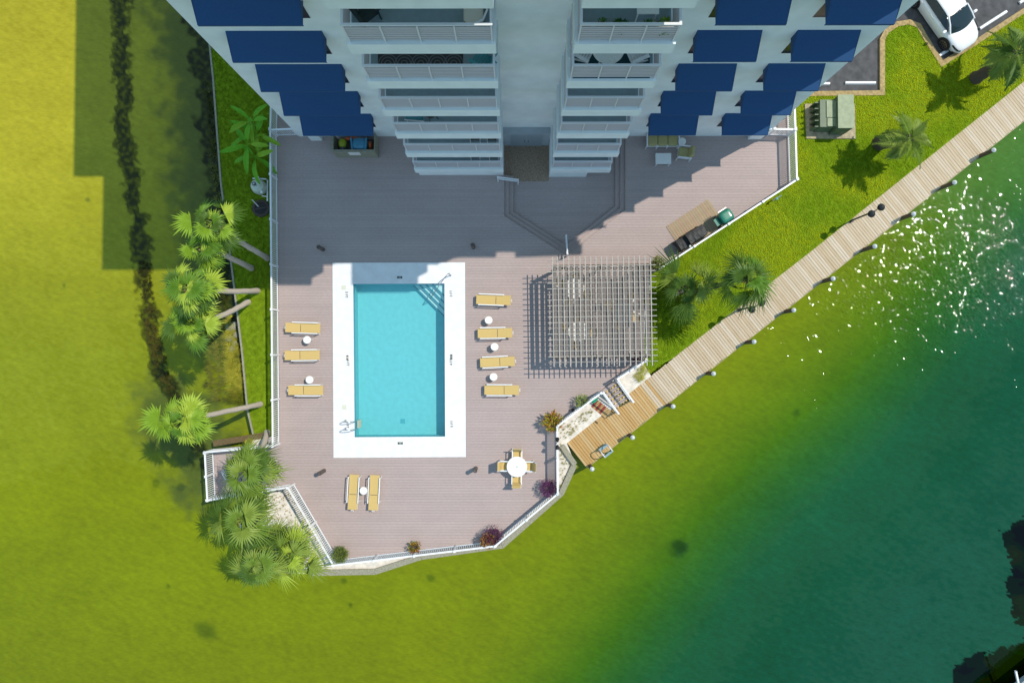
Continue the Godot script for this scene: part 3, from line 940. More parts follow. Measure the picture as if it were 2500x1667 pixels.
func build_building() -> void:
	var o := thing("apartment_building", "pale apartment block with navy awnings and two stacks of railed balconies", "building", Vector3(0.9, -0.7, WALL_Z))
	var at := o.position
	var wb := func(nm: String, x0: float, x1: float, y0: float, y1: float, z0: float, z1: float, m: Material) -> MeshInstance3D:
		return pbox(o, nm, Vector3((x0 + x1) / 2, (y0 + y1) / 2, (z0 + z1) / 2) - at, Vector3(x1 - x0, y1 - y0, z1 - z0), m)
	wb.call("front_wall", -11.6, 13.46, -0.7, 18.85, -16.0, WALL_Z, M.wall)
	wb.call("rear_wing", -13.6, 15.2, -0.7, 18.95, -36.0, -15.9, M.wall)
	var mb := MB.new()
	var rp := PackedVector2Array()
	for q in [[-11.9, -10.7], [-5.6, -10.7], [-5.6, -9.32], [-0.6, -9.32], [-0.6, -10.45], [1.6, -10.5], [1.6, -9.32], [5.1, -9.35], [5.1, -10.5], [6.7, -10.55], [6.7, -10.7], [7.4, -10.81], [9.3, -10.81], [9.3, -11.1], [10.4, -11.1], [10.4, -10.81], [13.9, -10.95], [13.9, -16], [-11.9, -16]]:
		rp.append(Vector2(q[0] - at.x, q[1] - at.z))
	mb.prism(rp, 18.853 - at.y, 19.02 - at.y)
	mb.prism(rp, 18.853 - at.y, 18.852 - at.y, true, false)
	part(o, "roof", mb.mesh(), M.wall)
	# entrance recess between the stacks
	wb.call("entrance_wall", -0.578, 1.858, -0.5, 1.45, WALL_Z, -11.5, M.wall_grey)
	for k in 2:
		var dr: MeshInstance3D = wb.call("door", -0.2 + 0.86 * k, 0.62 + 0.86 * k, -0.5, 1.3, -11.5, -11.47, mat(lin(0.3, 0.35, 0.38), 0.5))
		part(dr, "handle", unit_box, M.steel, Transform3D(Basis.from_scale(Vector3(0.04, 0.12, 1.5)), Vector3(0.4 - 0.8 * k, 0, 0.9)))
	# walls under the stacks
	wb.call("stack_base", -5.1, -0.6, -0.7, 0.9, WALL_Z, -9.75, M.wall)
	wb.call("stack_base", 1.88, 3.9, -0.7, 0.9, WALL_Z, -9.78, M.wall)
	wb.call("pilaster", -10.95, -10.35, 0, 1.6, WALL_Z, -11.62, M.wall)
	wb.call("pilaster", 12.55, 13.25, 0, 1.6, WALL_Z, -11.66, M.wall)
	# balconies
	for side in 2:
		var xa := -5.2 if side == 0 else 1.86
		var xb := -0.58 if side == 0 else 5.0
		for k in 7:
			var top := 2.5 + FLOOR * k      # top of the handrail
			var fl := top - 1.08
			var zf := -9.66
			var bal: MeshInstance3D = wb.call("balcony", xa, xb, fl - 0.65, fl if k < 6 else 18.852, WALL_Z, zf, M.wall)
			if k == 6:
				bal.name = "eave_beam" if side == 0 else "eave_beam_001"
				continue
			var inv := bal.transform.affine_inverse()
			var sub := func(nm: String, c: Vector3, s: Vector3, m: Material) -> void:
				part(bal, nm, unit_box, m, inv * Transform3D(Basis.from_scale(s), c - at))
			var ins := 0.11
			var zr := zf - ins
			sub.call("balcony_floor", Vector3((xa + xb) / 2, fl + 0.004, (WALL_Z + zr) / 2), Vector3(xb - xa - 2 * ins - 0.06, 0.012, zr - WALL_Z - 0.06), M.balcony_floor)
			var xl := xa + ins; var xr := xb - ins
			sub.call("handrail", Vector3((xl + xr) / 2, top - 0.03, zr), Vector3(xr - xl + 0.08, 0.06, 0.08), M.rail_pale)
			for x in [xl, xr]:
				sub.call("handrail", Vector3(x, top - 0.031, (WALL_Z + zr) / 2), Vector3(0.08, 0.06, zr - WALL_Z), M.rail_pale)
			for i in 7:
				var y := fl + 0.14 + i * 0.118
				sub.call("slat", Vector3((xl + xr) / 2, y, zr), Vector3(xr - xl, 0.062, 0.028), M.rail_grey)
				for x in [xl, xr]:
					sub.call("slat", Vector3(x, y, (WALL_Z + zr) / 2), Vector3(0.028, 0.062, zr - WALL_Z), M.rail_grey)
			var bays := 4 if side == 0 else 3
			for i in bays + 1:
				sub.call("post", Vector3(lerpf(xl, xr, float(i) / bays), fl + 0.5, zr + 0.02), Vector3(0.045, 1.0, 0.045), M.rail_pale)
			# sliding door in the wall behind
			sub.call("balcony_door", Vector3((xa + xb) / 2, fl + 1.03, WALL_Z + 0.012), Vector3(1.8, 2.05, 0.03), M.glass_dark)
	# awnings and the windows under them
	for col in [[-10.54, -7.02], [6.66, 9.02], [10.3, 12.6]]:
		for k in 6:
			var t: float = 3.45 + FLOOR * k
			var a: float = col[0]; var b: float = col[1]
			var win: MeshInstance3D = wb.call("window", a + 0.1, b - 0.1, t - 1.9, t - 0.12, WALL_Z, WALL_Z + 0.02, M.white)
			for i in 3:
				part(win, "pane", unit_box, M.glass_dark, Transform3D(Basis.from_scale(Vector3(0.325, 0.97, 0.6)), Vector3((i - 1) * 0.333, 0, 0.3)))
			mb = MB.new()
			var zo := WALL_Z + 0.85; var zw := WALL_Z + 0.004; var d := 0.66
			var p := [Vector3(a, t, zw), Vector3(b, t, zw), Vector3(b, t - d, zo), Vector3(a, t - d, zo), Vector3(a, t - d, zw), Vector3(b, t - d, zw)]
			for i in 6: p[i] -= at
			var sag := Vector3(0, -0.03, 0)
			var n := 8
			for i in n:
				for j in 4:
					var q := []
					for c in [[i, j], [i + 1, j], [i + 1, j + 1], [i, j + 1]]:
						var u: float = float(c[0]) / n; var v: float = c[1] / 4.0
						q.append(p[0].lerp(p[1], u).lerp(p[3].lerp(p[2], u), v) + sag * sin(v * PI))
					mb.quad(q[0], q[3], q[2], q[1])
			mb.tri(p[0], p[4], p[3]); mb.tri(p[1], p[2], p[5])
			mb.bx((a + b) / 2 - at.x, t - d - 0.05 - at.y, zo - at.z, b - a, 0.1, 0.012)
			part(o, "awning", mb.mesh(), M.awning)

# ---------------------------------------------------------------- fences
func fence(label: String, pa: Array, pb: Array, opts := {}) -> Node3D:
	var ya: float = opts.get("y", 0.0)
	var yb: float = opts.get("y2", ya)
	var h: float = opts.get("h", 1.0)
	var a := W(pa[0], pa[1], ya); var b := W(pb[0], pb[1], yb)
	var d := b - a
	var run := Vector2(d.x, d.z).length()
	var o := thing(opts.get("name", "picket_fence"), label, opts.get("cat", "fence"), a, atan2(-d.z, d.x), opts.get("group", ""))
	var slope := (yb - ya) / run
	var up := func(x: float, y: float) -> Vector3:
		return Vector3(x, y + slope * x, 0)
	pbar(o, "top_rail", up.call(-0.03, h), up.call(run + 0.03, h), opts.get("w", 0.085), 0.05, M.white)
	pbar(o, "bottom_rail", up.call(0, 0.1), up.call(run, 0.1), 0.05, 0.05, M.white)
	var np := maxi(1, int(round(run / opts.get("bay", 2.25))))
	for i in np + 1:
		var x := run * i / np
		var p := pbox(o, "post", up.call(x, (h + 0.06) / 2), Vector3(0.09, h + 0.06, 0.09), M.white)
		part(p, "post_cap", unit_box, M.white, Transform3D(Basis.from_scale(Vector3(1.35, 0.035, 1.35)), Vector3(0, 0.515, 0)))
	var step: float = opts.get("step", 0.105)
	var n := int(run / step)
	for i in range(1, n):
		pbox(o, "picket", up.call(run * i / n, h * 0.5 + 0.04), Vector3(0.042, h - 0.1, 0.026), M.white)
	return o

func build_fences() -> void:
	fence("long white picket fence along the west edge of the deck", [675, 331], [681.5, 1082])
	fence("white picket fence piece running back beside the building's west wall", [677, 262], [675.3, 330])
	fence("short white picket gate between the west fence and building corner", [676, 331.5], [728, 329.5], {"bay": 1.3})
	fence("white railing on the lagoon side of the corner platform", [520, 1099], [526, 1211], {"bay": 1.3})
	fence("white railing along the north side of the corner platform", [521, 1097.5], [681, 1083.5])
	fence("white railing along the south side of the corner platform", [527, 1212], [716, 1181.5])
	fence("slanting white railing above the sand and fan palms", [718, 1182], [825, 1365])
	fence("white railing along the south edge with croton and round shrub", [826, 1366], [1209.5, 1320.5])
	fence("slanting white railing between the two purple shrubs", [1211, 1319.5], [1358.5, 1196.5])
	fence("white railing along the sandy strip beside the dining set", [1359, 1195], [1358, 1037])
	fence("slanting white railing from the yellow croton to the boardwalk stairs", [1359, 1035.5], [1462, 957])
	fence("short white railing between stairs and pergola corner", [1502, 923.5], [1568, 881])
	fence("white railing hidden along the east side of the pergola", [1569.5, 879], [1577, 678])
	fence("long white railing between deck and lawn behind the grills", [1602, 661.5], [1928, 450])
	fence("white picket fence at the east end of the deck", [1927.5, 448], [1924, 332])
	fence("white picket fence piece running back beside the building's east wall", [1924, 330], [1922, 268])
	fence("short white picket gate between the east fence and building corner", [1923, 331], [1874, 330], {"bay": 1.1})
	# stairs to the boardwalk
	var sa := W(1467, 955, 0); var sb := W(1503, 927, 0)
	var mid := (sa + sb) * 0.5
	var along := (sb - sa).normalized()
	var down := Vector3(-along.z, 0, along.x)
	if down.z < 0: down = -down
	var st := thing("boardwalk_stairs", "short deck stairs with yellow and black striped treads", "stairs", mid)
	var wid := (sb - sa).length() - 0.06
	var bs := Basis(along, Vector3.UP, along.cross(Vector3.UP))
	for k in 5:
		var y := -0.13 * (k + 1) + 0.02
		pbox(st, "tread", down * (0.14 + 0.27 * k) + Vector3(0, y, 0), Vector3(wid, 0.035, 0.27), M.deck[k % 6], bs)
		var mb := MB.new()
		mb.colored = true
		var n := 10
		for i in n:
			mb.col = Color(0.68, 0.47, 0.03) if i % 2 == 0 else Color(0.02, 0.02, 0.02)
			var c := down * (0.245 + 0.27 * k) + along * (wid * ((i + 0.5) / n - 0.5)) + Vector3(0, y + 0.02, 0)
			mb.box(Transform3D(bs, c), Vector3(wid / n, 0.006, 0.06))
		part(st, "striped_nosing", mb.mesh(), M.petals)
	for s in [-1.0, 1.0]:
		pbar(st, "stringer", along * (wid * 0.5 * s) + Vector3(0, -0.16, 0), along * (wid * 0.5 * s) + down * 1.4 + Vector3(0, -0.78, 0), 0.04, 0.24, M.timber_brown)
	for s in 2:
		var p: Vector3 = (sa if s == 0 else sb)
		var hr := thing("stair_handrail", ["white sloping handrail on the west side of the boardwalk stairs", "white sloping handrail on the pergola side of the boardwalk stairs"][s], "handrail", p)
		var e := down * 1.5 + Vector3(0, -0.72, 0)
		pbar(hr, "top_rail", Vector3(0, 1.0, 0), e + Vector3(0, 1.0, 0), 0.085, 0.05, M.white)
		pbar(hr, "lower_rail", Vector3(0, 0.15, 0), e + Vector3(0, 0.15, 0), 0.06, 0.05, M.white)
		for t in [0.02, 0.98]:
			pbox(hr, "post", e * t + Vector3(0, 0.5, 0), Vector3(0.09, 1.05, 0.09), M.white, bs)
		for i in range(1, 13):
			pbox(hr, "picket", e * (i / 13.0) + Vector3(0, 0.57, 0), Vector3(0.03, 0.84, 0.026), M.white, bs)
	# white grab rails on the landing steps
	for q in [["white handrail beside the building entrance steps", 1215, 432, 1265, 438], ["white handrail at the point of the landing steps", 1386, 620, 1383, 574]]:
		var a := W(q[1], q[2], 0.85); var b := W(q[3], q[4], 0.55)
		a.y = 0; b.y = -0.35
		var hr := thing("step_handrail", q[0], "handrail", a)
		var d := b - a
		for z in [0.85, 0.5]:
			pbar(hr, "rail", Vector3(0, z, 0), d + Vector3(0, z + 0.0, 0), 0.06, 0.05, M.white)
		for p in [Vector3.ZERO, d]:
			pbar(hr, "post", p + Vector3(0, 0, 0), p + Vector3(0, 0.9, 0), 0.07, 0.07, M.white)

# ---------------------------------------------------------------- pergola
func build_pergola() -> void:
	var h := 2.25
	var nw := W(1349, 637, h); var ne := W(1590, 632, h); var sw := W(1352.5, 889, h)
	var o := thing("pergola", "weathered timber pergola with a slatted lattice roof", "pergola", Vector3(nw.x, 0, nw.z), atan2(-(ne - nw).z, (ne - nw).x) - 0.006)
	var wx := 4.93; var wz := 5.12
	for i in 19:
		var x := wx * i / 18.0
		pbox(o, "lattice_slat", Vector3(x, h, wz / 2), Vector3(0.046, 0.04, wz + 0.42), M.pergola_pale, Basis(Vector3.UP, rng.randf_range(-0.004, 0.004)))
	for i in 19:
		var z := -0.02 + wz * i / 18.0
		pbox(o, "cross_slat", Vector3(wx / 2, h - 0.045, z), Vector3(wx + 0.56, 0.045, 0.036), M.pergola_pale if i % 3 else M.pergola)
	for i in 18:
		var x := 0.12 + (wx - 0.26) * i / 17.0 + rng.randf_range(-0.02, 0.02)
		pbox(o, "rafter", Vector3(x, h - 0.16, wz / 2 + 0.02), Vector3(0.135, 0.14, wz - 0.5 + rng.randf_range(-0.1, 0.1)), M.pergola_raft, Basis(Vector3.UP, rng.randf_range(-0.004, 0.004)))
	for z in [0.2, 0.36, wz - 0.36, wz - 0.2]:
		pbox(o, "beam", Vector3(wx / 2, h - 0.33, z), Vector3(wx, 0.19, 0.045), M.pergola_beam)
	for x in [0.05, wx - 0.05]:
		pbox(o, "beam", Vector3(x, h - 0.34, wz / 2), Vector3(0.06, 0.17, wz - 0.8), M.pergola_beam)
	for x in [0.12, wx / 2, wx - 0.12]:
		for z in [0.28, wz - 0.28]:
			pbox(o, "post", Vector3(x, (h - 0.42) / 2, z), Vector3(0.13, h - 0.42, 0.13), M.pergola_beam)
	for x in [[0.12, 1.0], [wx - 0.12, -1.0]]:
		for z in [0.28, wz - 0.28]:
			pbar(o, "brace", Vector3(x[0], h - 1.0, z), Vector3(x[0] + x[1] * 0.6, h - 0.42, z), 0.07, 0.07, M.pergola_beam)

# ---------------------------------------------------------------- furniture
func copy(o: Node3D, label: String, at: Vector3, turn: float) -> Node3D:
	var c: Node3D = o.duplicate()
	var base := String(o.name)
	var rx := RegEx.create_from_string("_\\d{3}$")
	c.name = numbered(rx.sub(base, ""))
	add_child(c)
	c.position = at
	c.rotation.y = turn
	c.set_meta("label", label)
	return c

func make_lounger(label: String, at: Vector3, turn: float) -> Node3D:
	var o := thing("sun_lounger", label, "sun lounger", at, turn, "tan sling sun loungers round the pool")
	var y := 0.36
	var mb := MB.new()
	mb.bx(-0.36, y, 0, 1.03, 0.022, 0.5)
	part(o, "seat_sling", mb.mesh(), M.sling)
	mb = MB.new()
	mb.box(Transform3D(Basis(Vector3.FORWARD, -0.07), Vector3(0.57, y + 0.03, 0)), Vector3(0.78, 0.022, 0.5))
	part(o, "back_sling", mb.mesh(), M.sling)
	for s in [-1.0, 1.0]:
		pbar(o, "side_rail", Vector3(-0.84, y - 0.04, s * 0.235), Vector3(0.94, y - 0.035, s * 0.235), 0.03, 0.045, M.white)
		pbar(o, "arm_rail", Vector3(-0.76, y + 0.12, s * 0.287), Vector3(0.6, y + 0.12, s * 0.287), 0.05, 0.03, M.white)
		for x in [-0.7, 0.5]:
			pbar(o, "leg", Vector3(x + 0.06 * signf(x), 0, s * 0.29), Vector3(x, y + 0.11, s * 0.287), 0.035, 0.045, M.white)
	mb = MB.new()
	mb.bx(0.99, y + 0.03, 0, 0.02, 0.03, 0.1)
	mb.bx(1.01, y + 0.03, 0.06, 0.07, 0.03, 0.02)
	mb.bx(1.01, y + 0.03, -0.06, 0.07, 0.03, 0.02)
	part(o, "handle", mb.mesh(), M.white)
	return o

func make_side_table(label: String, at: Vector3) -> Node3D:
	var o := thing("side_table", label, "side table", at, 0.0, "round white side tables")
	part(o, "tabletop", cyl(0.205, 0.03, 28), M.tabletop, Transform3D(Basis(), Vector3(0, 0.42, 0)))
	for k in 3:
		var a := TAU * k / 3.0
		pbar(o, "leg", Vector3(cos(a) * 0.19, 0, sin(a) * 0.19), Vector3(cos(a) * 0.12, 0.425, sin(a) * 0.12), 0.025, 0.025, M.white)
	return o

func make_round_table(label: String, at: Vector3) -> Node3D:
	var o := thing("round_table", label, "dining table", at, 0.0, "round white dining tables")
	var mb := MB.new()
	mb.lathe(Vector3(0, 0.7, 0), [Vector2(0, 0), Vector2(0.51, 0), Vector2(0.535, 0.012), Vector2(0.535, 0.028), Vector2(0.525, 0.035), Vector2(0.03, 0.035)], 40)
	part(o, "tabletop", mb.mesh(), M.tabletop)
	part(o, "parasol_hole", cyl(0.03, 0.006, 12), mat(lin(0.1, 0.25, 0.1), 0.6), Transform3D(Basis(), Vector3(0, 0.731, 0)))
	for k in 4:
		var a := TAU * (k + 0.5) / 4.0
		pbar(o, "leg", Vector3(cos(a) * 0.42, 0, sin(a) * 0.42), Vector3(cos(a) * 0.34, 0.7, sin(a) * 0.34), 0.035, 0.035, M.white)
	return o

# faces +x
func make_chair(label: String, at: Vector3, turn: float) -> Node3D:
	var o := thing("dining_chair", label, "chair", at, turn, "tan sling dining chairs")
	pbox(o, "seat_sling", Vector3(0.03, 0.42, 0), Vector3(0.44, 0.02, 0.44), M.sling, Basis(Vector3.FORWARD, -0.06))
	var mb := MB.new()
	var prof := [Vector2(-0.19, 0.44), Vector2(-0.25, 0.62), Vector2(-0.31, 0.8), Vector2(-0.39, 0.93)]
	for i in 3:
		var p: Vector2 = prof[i]; var q: Vector2 = prof[i + 1]
		mb.bar(Vector3(p.x, p.y, 0), Vector3(q.x, q.y, 0), 0.44, 0.02)
	part(o, "back_sling", mb.mesh(), M.sling)
	for s in [-1.0, 1.0]:
		var z: float = s * 0.25
		var fr := MB.new()
		fr.bar(Vector3(0.24, 0, z), Vector3(0.22, 0.63, z), 0.03, 0.035)
		fr.bar(Vector3(-0.3, 0, z), Vector3(-0.2, 0.63, z), 0.03, 0.035)
		fr.bar(Vector3(-0.2, 0.42, z * 0.93), Vector3(-0.38, 0.92, z * 0.93), 0.025, 0.03)
		fr.bar(Vector3(-0.22, 0.4, z * 0.95), Vector3(0.24, 0.42, z * 0.95), 0.025, 0.03)
		part(o, "side_frame", fr.mesh(), M.white)
		pbar(o, "armrest", Vector3(-0.25, 0.64, z), Vector3(0.24, 0.64, z), 0.05, 0.025, M.white)
	return o

func make_slat_chair(label: String, at: Vector3, turn: float, m: Material) -> Node3D:
	var o := thing("slatted_chair", label, "chair", at, turn)
	for i in 5:
		pbox(o, "seat_slat", Vector3(0.2 - i * 0.1, 0.38 - i * 0.02, 0), Vector3(0.085, 0.02, 0.5), m)
	for i in 5:
		var z := (i - 2) * 0.1
		pbar(o, "back_slat", Vector3(-0.24, 0.3, z), Vector3(-0.52, 0.95 - 0.05 * absf(i - 2), z * 1.15), 0.085, 0.02, m)
	for s in [-1.0, 1.0]:
		pbox(o, "armrest", Vector3(-0.05, 0.58, s * 0.32), Vector3(0.66, 0.025, 0.12), m)
		pbox(o, "front_leg", Vector3(0.22, 0.29, s * 0.29), Vector3(0.08, 0.58, 0.03), m)
		pbar(o, "back_leg", Vector3(-0.45, 0, s * 0.27), Vector3(0.2, 0.38, s * 0.27), 0.03, 0.09, m)
	return o

func build_furniture() -> void:
	var lg: Node3D
	for q in [["lounger on the west side nearest the building end of the pool", 741, 800.5, PI - 0.03], ["middle lounger of the three between west fence and pool", 739.5, 867, PI + 0.015], ["southernmost of the three loungers between west fence and pool", 748, 952.5, PI],
		["first lounger east of the pool, by the pool handrail", 1203, 732, -0.04], ["second lounger east of the pool, beside the pergola's shadow", 1206.5, 813, 0.015], ["third lounger east of the pool, tilted towards the pergola shadow", 1212.5, 883.5, 0.045], ["last lounger east of the pool, south of the pergola shadow", 1223, 952, -0.005],
		["lounger south of the pool, west of the small table", 862.5, 1199, -PI / 2 - 0.05], ["lounger south of the pool, east of the small table", 913, 1200.5, -PI / 2 - 0.045]]:
		var label: String = "tan sling " + q[0]
		var at := W(q[1], q[2], 0.36)
		at.y = 0.0
		if lg == null:
			lg = make_lounger(label, at, q[3])
		else:
			copy(lg, label, at, q[3])
	var stb: Node3D
	for q in [["between the first two west loungers", 749, 829.5, 0], ["between the second and third west loungers", 755, 927, 0], ["between the first two loungers east of the pool", 1193, 781.5, 0], ["between the second and third loungers east of the pool", 1207.5, 846.5, 0], ["between the third and last loungers east of the pool", 1205, 920, 0], ["between the two loungers south of the pool", 887, 1198, 0], ["at the corner of the olive sofa", 1666, 345, 0]]:
		var at := W(q[1], q[2], 0.45)
		at.y = 0.0
		var label: String = "small round white side table " + q[0]
		if stb == null:
			stb = make_side_table(label, at)
		else:
			copy(stb, label, at, 0.6)
	var rt: Node3D
	var ch: Node3D
	var sets := [["in the open south-east corner of the deck", 1262, 1139.5, 0.05], ["under the pergola's north-west corner", 1402, 704, 0.3], ["under the east side of the pergola", 1522, 761, 0.5], ["under the pergola's south-west corner", 1412, 809, 0.15]]
	for i in sets.size():
		var s: Array = sets[i]
		var at := W(s[1], s[2], 0.73)
		at.y = 0.0
		var label: String = "round white dining table " + s[0]
		if rt == null:
			rt = make_round_table(label, at)
		else:
			copy(rt, label, at, 0.4)
		var dirs := ["west", "south", "east", "north"]
		for k in 4:
			var a: float = -PI / 2 * k + PI + s[3] * (1.0 if i else 0.4) + (rng.randf_range(-0.15, 0.15) if i else 0.0)
			var pull: float = [0.62, 0.68, 0.6, 0.56][k] if i == 0 else rng.randf_range(0.55, 0.66)
			var cp := at + Vector3(cos(a), 0, sin(a)) * pull
			var cl: String = "tan dining chair on the %s side of the table %s" % [dirs[k], ["in the open", "under the pergola's north-west corner", "under the pergola's east side", "under the pergola's south-west corner"][i]]
			if ch == null:
				ch = make_chair(cl, cp, PI - a)
			else:
				copy(ch, cl, cp, PI - a)
	# lounge group in the shade
	var so := thing("garden_sofa", "white framed three-seat sofa with olive cushions in the shade", "sofa", W(1618, 340, 0.4) * Vector3(1, 0, 1))
	for i in 3:
		var x := (i - 1) * 0.535
		var mb := MB.new()
		mb.lump(Vector3(x, 0.42, 0.06), Vector3(0.265, 0.08, 0.3), 7.0, 20)
		part(so, "seat_cushion", mb.mesh(), M.cushion)
		mb = MB.new()
		mb.lump(Vector3.ZERO, Vector3(0.265, 0.26, 0.09), 7.0, 20)
		part(so, "back_cushion", mb.mesh(), M.cushion, Transform3D(Basis(Vector3.RIGHT, -0.25), Vector3(x, 0.68, -0.27)))
	pbox(so, "frame", Vector3(0, 0.31, 0.02), Vector3(1.68, 0.06, 0.7), M.white)
	for s in [-1.0, 1.0]:
		pbox(so, "armrest", Vector3(s * 0.845, 0.6, 0.02), Vector3(0.06, 0.04, 0.72), M.white)
		for z in [-0.32, 0.38]:
			pbox(so, "leg", Vector3(s * 0.845, 0.3, z), Vector3(0.05, 0.6, 0.05), M.white)
	for x in [-0.27, 0.27]:
		pbox(so, "leg", Vector3(x, 0.15, 0.38), Vector3(0.05, 0.3, 0.05), M.white)
	var ac := thing("garden_armchair", "white framed armchair with olive cushions by the low table", "armchair", W(1673, 373, 0.4) * Vector3(1, 0, 1), PI - 0.12)
	var mb := MB.new()
	mb.lump(Vector3(0.06, 0.42, 0), Vector3(0.3, 0.08, 0.27), 7.0, 20)
	part(ac, "seat_cushion", mb.mesh(), M.cushion)
	mb = MB.new()
	mb.lump(Vector3.ZERO, Vector3(0.09, 0.26, 0.27), 7.0, 20)
	part(ac, "back_cushion", mb.mesh(), M.cushion, Transform3D(Basis(Vector3.FORWARD, -0.25), Vector3(-0.27, 0.68, 0)))
	pbox(ac, "frame", Vector3(0.02, 0.31, 0), Vector3(0.7, 0.06, 0.6), M.white)
	for s in [-1.0, 1.0]:
		pbox(ac, "armrest", Vector3(0.02, 0.6, s * 0.31), Vector3(0.74, 0.04, 0.06), M.white)
		for x in [-0.33, 0.37]:
			pbox(ac, "leg", Vector3(x, 0.3, s * 0.31), Vector3(0.05, 0.6, 0.05), M.white)
	var ct := thing("coffee_table", "low white rectangular table in front of the olive sofa", "coffee table", W(1620, 387, 0.42) * Vector3(1, 0, 1))
	pbox(ct, "tabletop", Vector3(0, 0.41, 0), Vector3(0.83, 0.03, 0.58), M.tabletop)
	for x in [-0.34, 0.34]:
		for z in [-0.25, 0.27]:
			pbox(ct, "leg", Vector3(x, 0.2, z), Vector3(0.045, 0.4, 0.045), M.white)
	build_grills()

func build_grills() -> void:
	var yaw := 0.577
	var fx := Vector3(cos(yaw), 0, -sin(yaw)); var fz := Vector3(sin(yaw), 0, cos(yaw))
	# inlaid plank pad
	var c0 := W(1626, 553, 0.0); var c1 := W(1729, 486, 0.0)
	var len := (c1 - c0).length()
	var pad := thing("grill_pad", "brown plank pad under the two grills", "plank pad", Vector3(c0.x, 0, c0.z), atan2(-(c1 - c0).z, (c1 - c0).x))
	var cut := 1.75
	var n := 19
	for i in n:
		var m := mat(lin(0.44 + 0.06 * fmod(i * 0.37, 1.0), 0.33 + 0.04 * fmod(i * 0.61, 1.0), 0.225), 0.85, "wood", Vector3(1, 1, 0.3), true)
		pbox(pad, "plank", Vector3(len * (i + 0.5) / n, 0.014, cut / 2), Vector3(len / n - 0.008, 0.02, cut), m)
	var hp := W(1773, 527, 0.95)
	var g := thing("gas_grill", "gas grill with a glossy green rounded lid by the railing", "grill", Vector3(hp.x, 0, hp.z), yaw)
	var mb := MB.new()
	mb.lump(Vector3(0, 0.86, 0), Vector3(0.36, 0.27, 0.33), 4.0, 32, -0.1)
	part(g, "lid", mb.mesh(), M.green_enamel)
	mb = MB.new()
	mb.lump(Vector3(0, 0.78, 0.02), Vector3(0.385, 0.24, 0.34), 4.5, 28)
	part(g, "firebox", mb.mesh(), mat(lin(0.005, 0.06, 0.045), 0.3))
	pbar(g, "lid_handle", Vector3(-0.25, 0.95, -0.37), Vector3(0.25, 0.95, -0.37), 0.03, 0.03, M.steel)
	pbox(g, "side_shelf", Vector3(-0.5, 0.78, 0.02), Vector3(0.24, 0.03, 0.4), M.green_enamel)
	for x in [-0.3, 0.3]:
		for z in [-0.24, 0.26]:
			pbox(g, "leg", Vector3(x, 0.3, z), Vector3(0.04, 0.6, 0.04), M.black)
		part(g, "wheel", cyl(0.09, 0.04, 16), M.tyre, Transform3D(Basis(Vector3.RIGHT, PI / 2), Vector3(x, 0.09, 0.3)))
	var gp := W(1690, 579, 0.9)
	var c := thing("covered_grill", "large grill under a creased black fabric cover", "grill", Vector3(gp.x, 0, gp.z), yaw)
	var nz := FastNoiseLite.new(); nz.seed = 12; nz.frequency = 2.2
	var drape := func(x0: float, x1: float, top: float, zz: float, zt: float) -> ArrayMesh:
		var b := MB.new()
		var pt := func(u: float, v: float) -> Vector3:
			# v 0 floor front, 0.35 top front, 0.65 top back, 1 floor back
			var z := 0.0; var y := 0.0
			if v < 0.35:
				z = lerpf(-zz, -zt, v / 0.35); y = lerpf(0.02, top, v / 0.35)
			elif v < 0.65:
				z = lerpf(-zt, zt, (v - 0.35) / 0.3); y = top + 0.03 * sin((v - 0.35) / 0.3 * PI)
			else:
				z = lerpf(zt, zz, (v - 0.65) / 0.35); y = lerpf(top, 0.02, (v - 0.65) / 0.35)
			var q := Vector3(lerpf(x0, x1, u), y, z)
			return q + Vector3(0, 0.03, 0.05) * nz.get_noise_2d(q.x * 1.6 + 3, v * 2.0)
		for i in 12:
			for j in 20:
				b.quad(pt.call(i / 12.0, j / 20.0), pt.call(i / 12.0, (j + 1) / 20.0), pt.call((i + 1) / 12.0, (j + 1) / 20.0), pt.call((i + 1) / 12.0, j / 20.0))
		for j in 20:
			for e in 2:
				b.tri(Vector3(x0 if e == 0 else x1, top * 0.5, 0), pt.call(float(e), j / 20.0), pt.call(float(e), (j + 1) / 20.0))
		return b.mesh()
	part(c, "cover", drape.call(-0.3, 0.75, 1.12, 0.36, 0.27), M.cover)
	part(c, "side_cover", drape.call(-0.82, -0.302, 0.86, 0.33, 0.27), M.cover)
	# white tap and cup on the railing behind
	var v := thing("railing_valve", "small white valve fixed to the railing beside the covered grill", "valve", W(1685, 601, 0.9))
	mb = MB.new()
	mb.lump(Vector3.ZERO, Vector3(0.06, 0.06, 0.06), 2.4, 12)
	part(v, "body", mb.mesh(), M.tabletop)
	pbar(v, "stem", Vector3(0, -0.02, 0), Vector3(0, -0.9, 0), 0.03, 0.03, M.white)

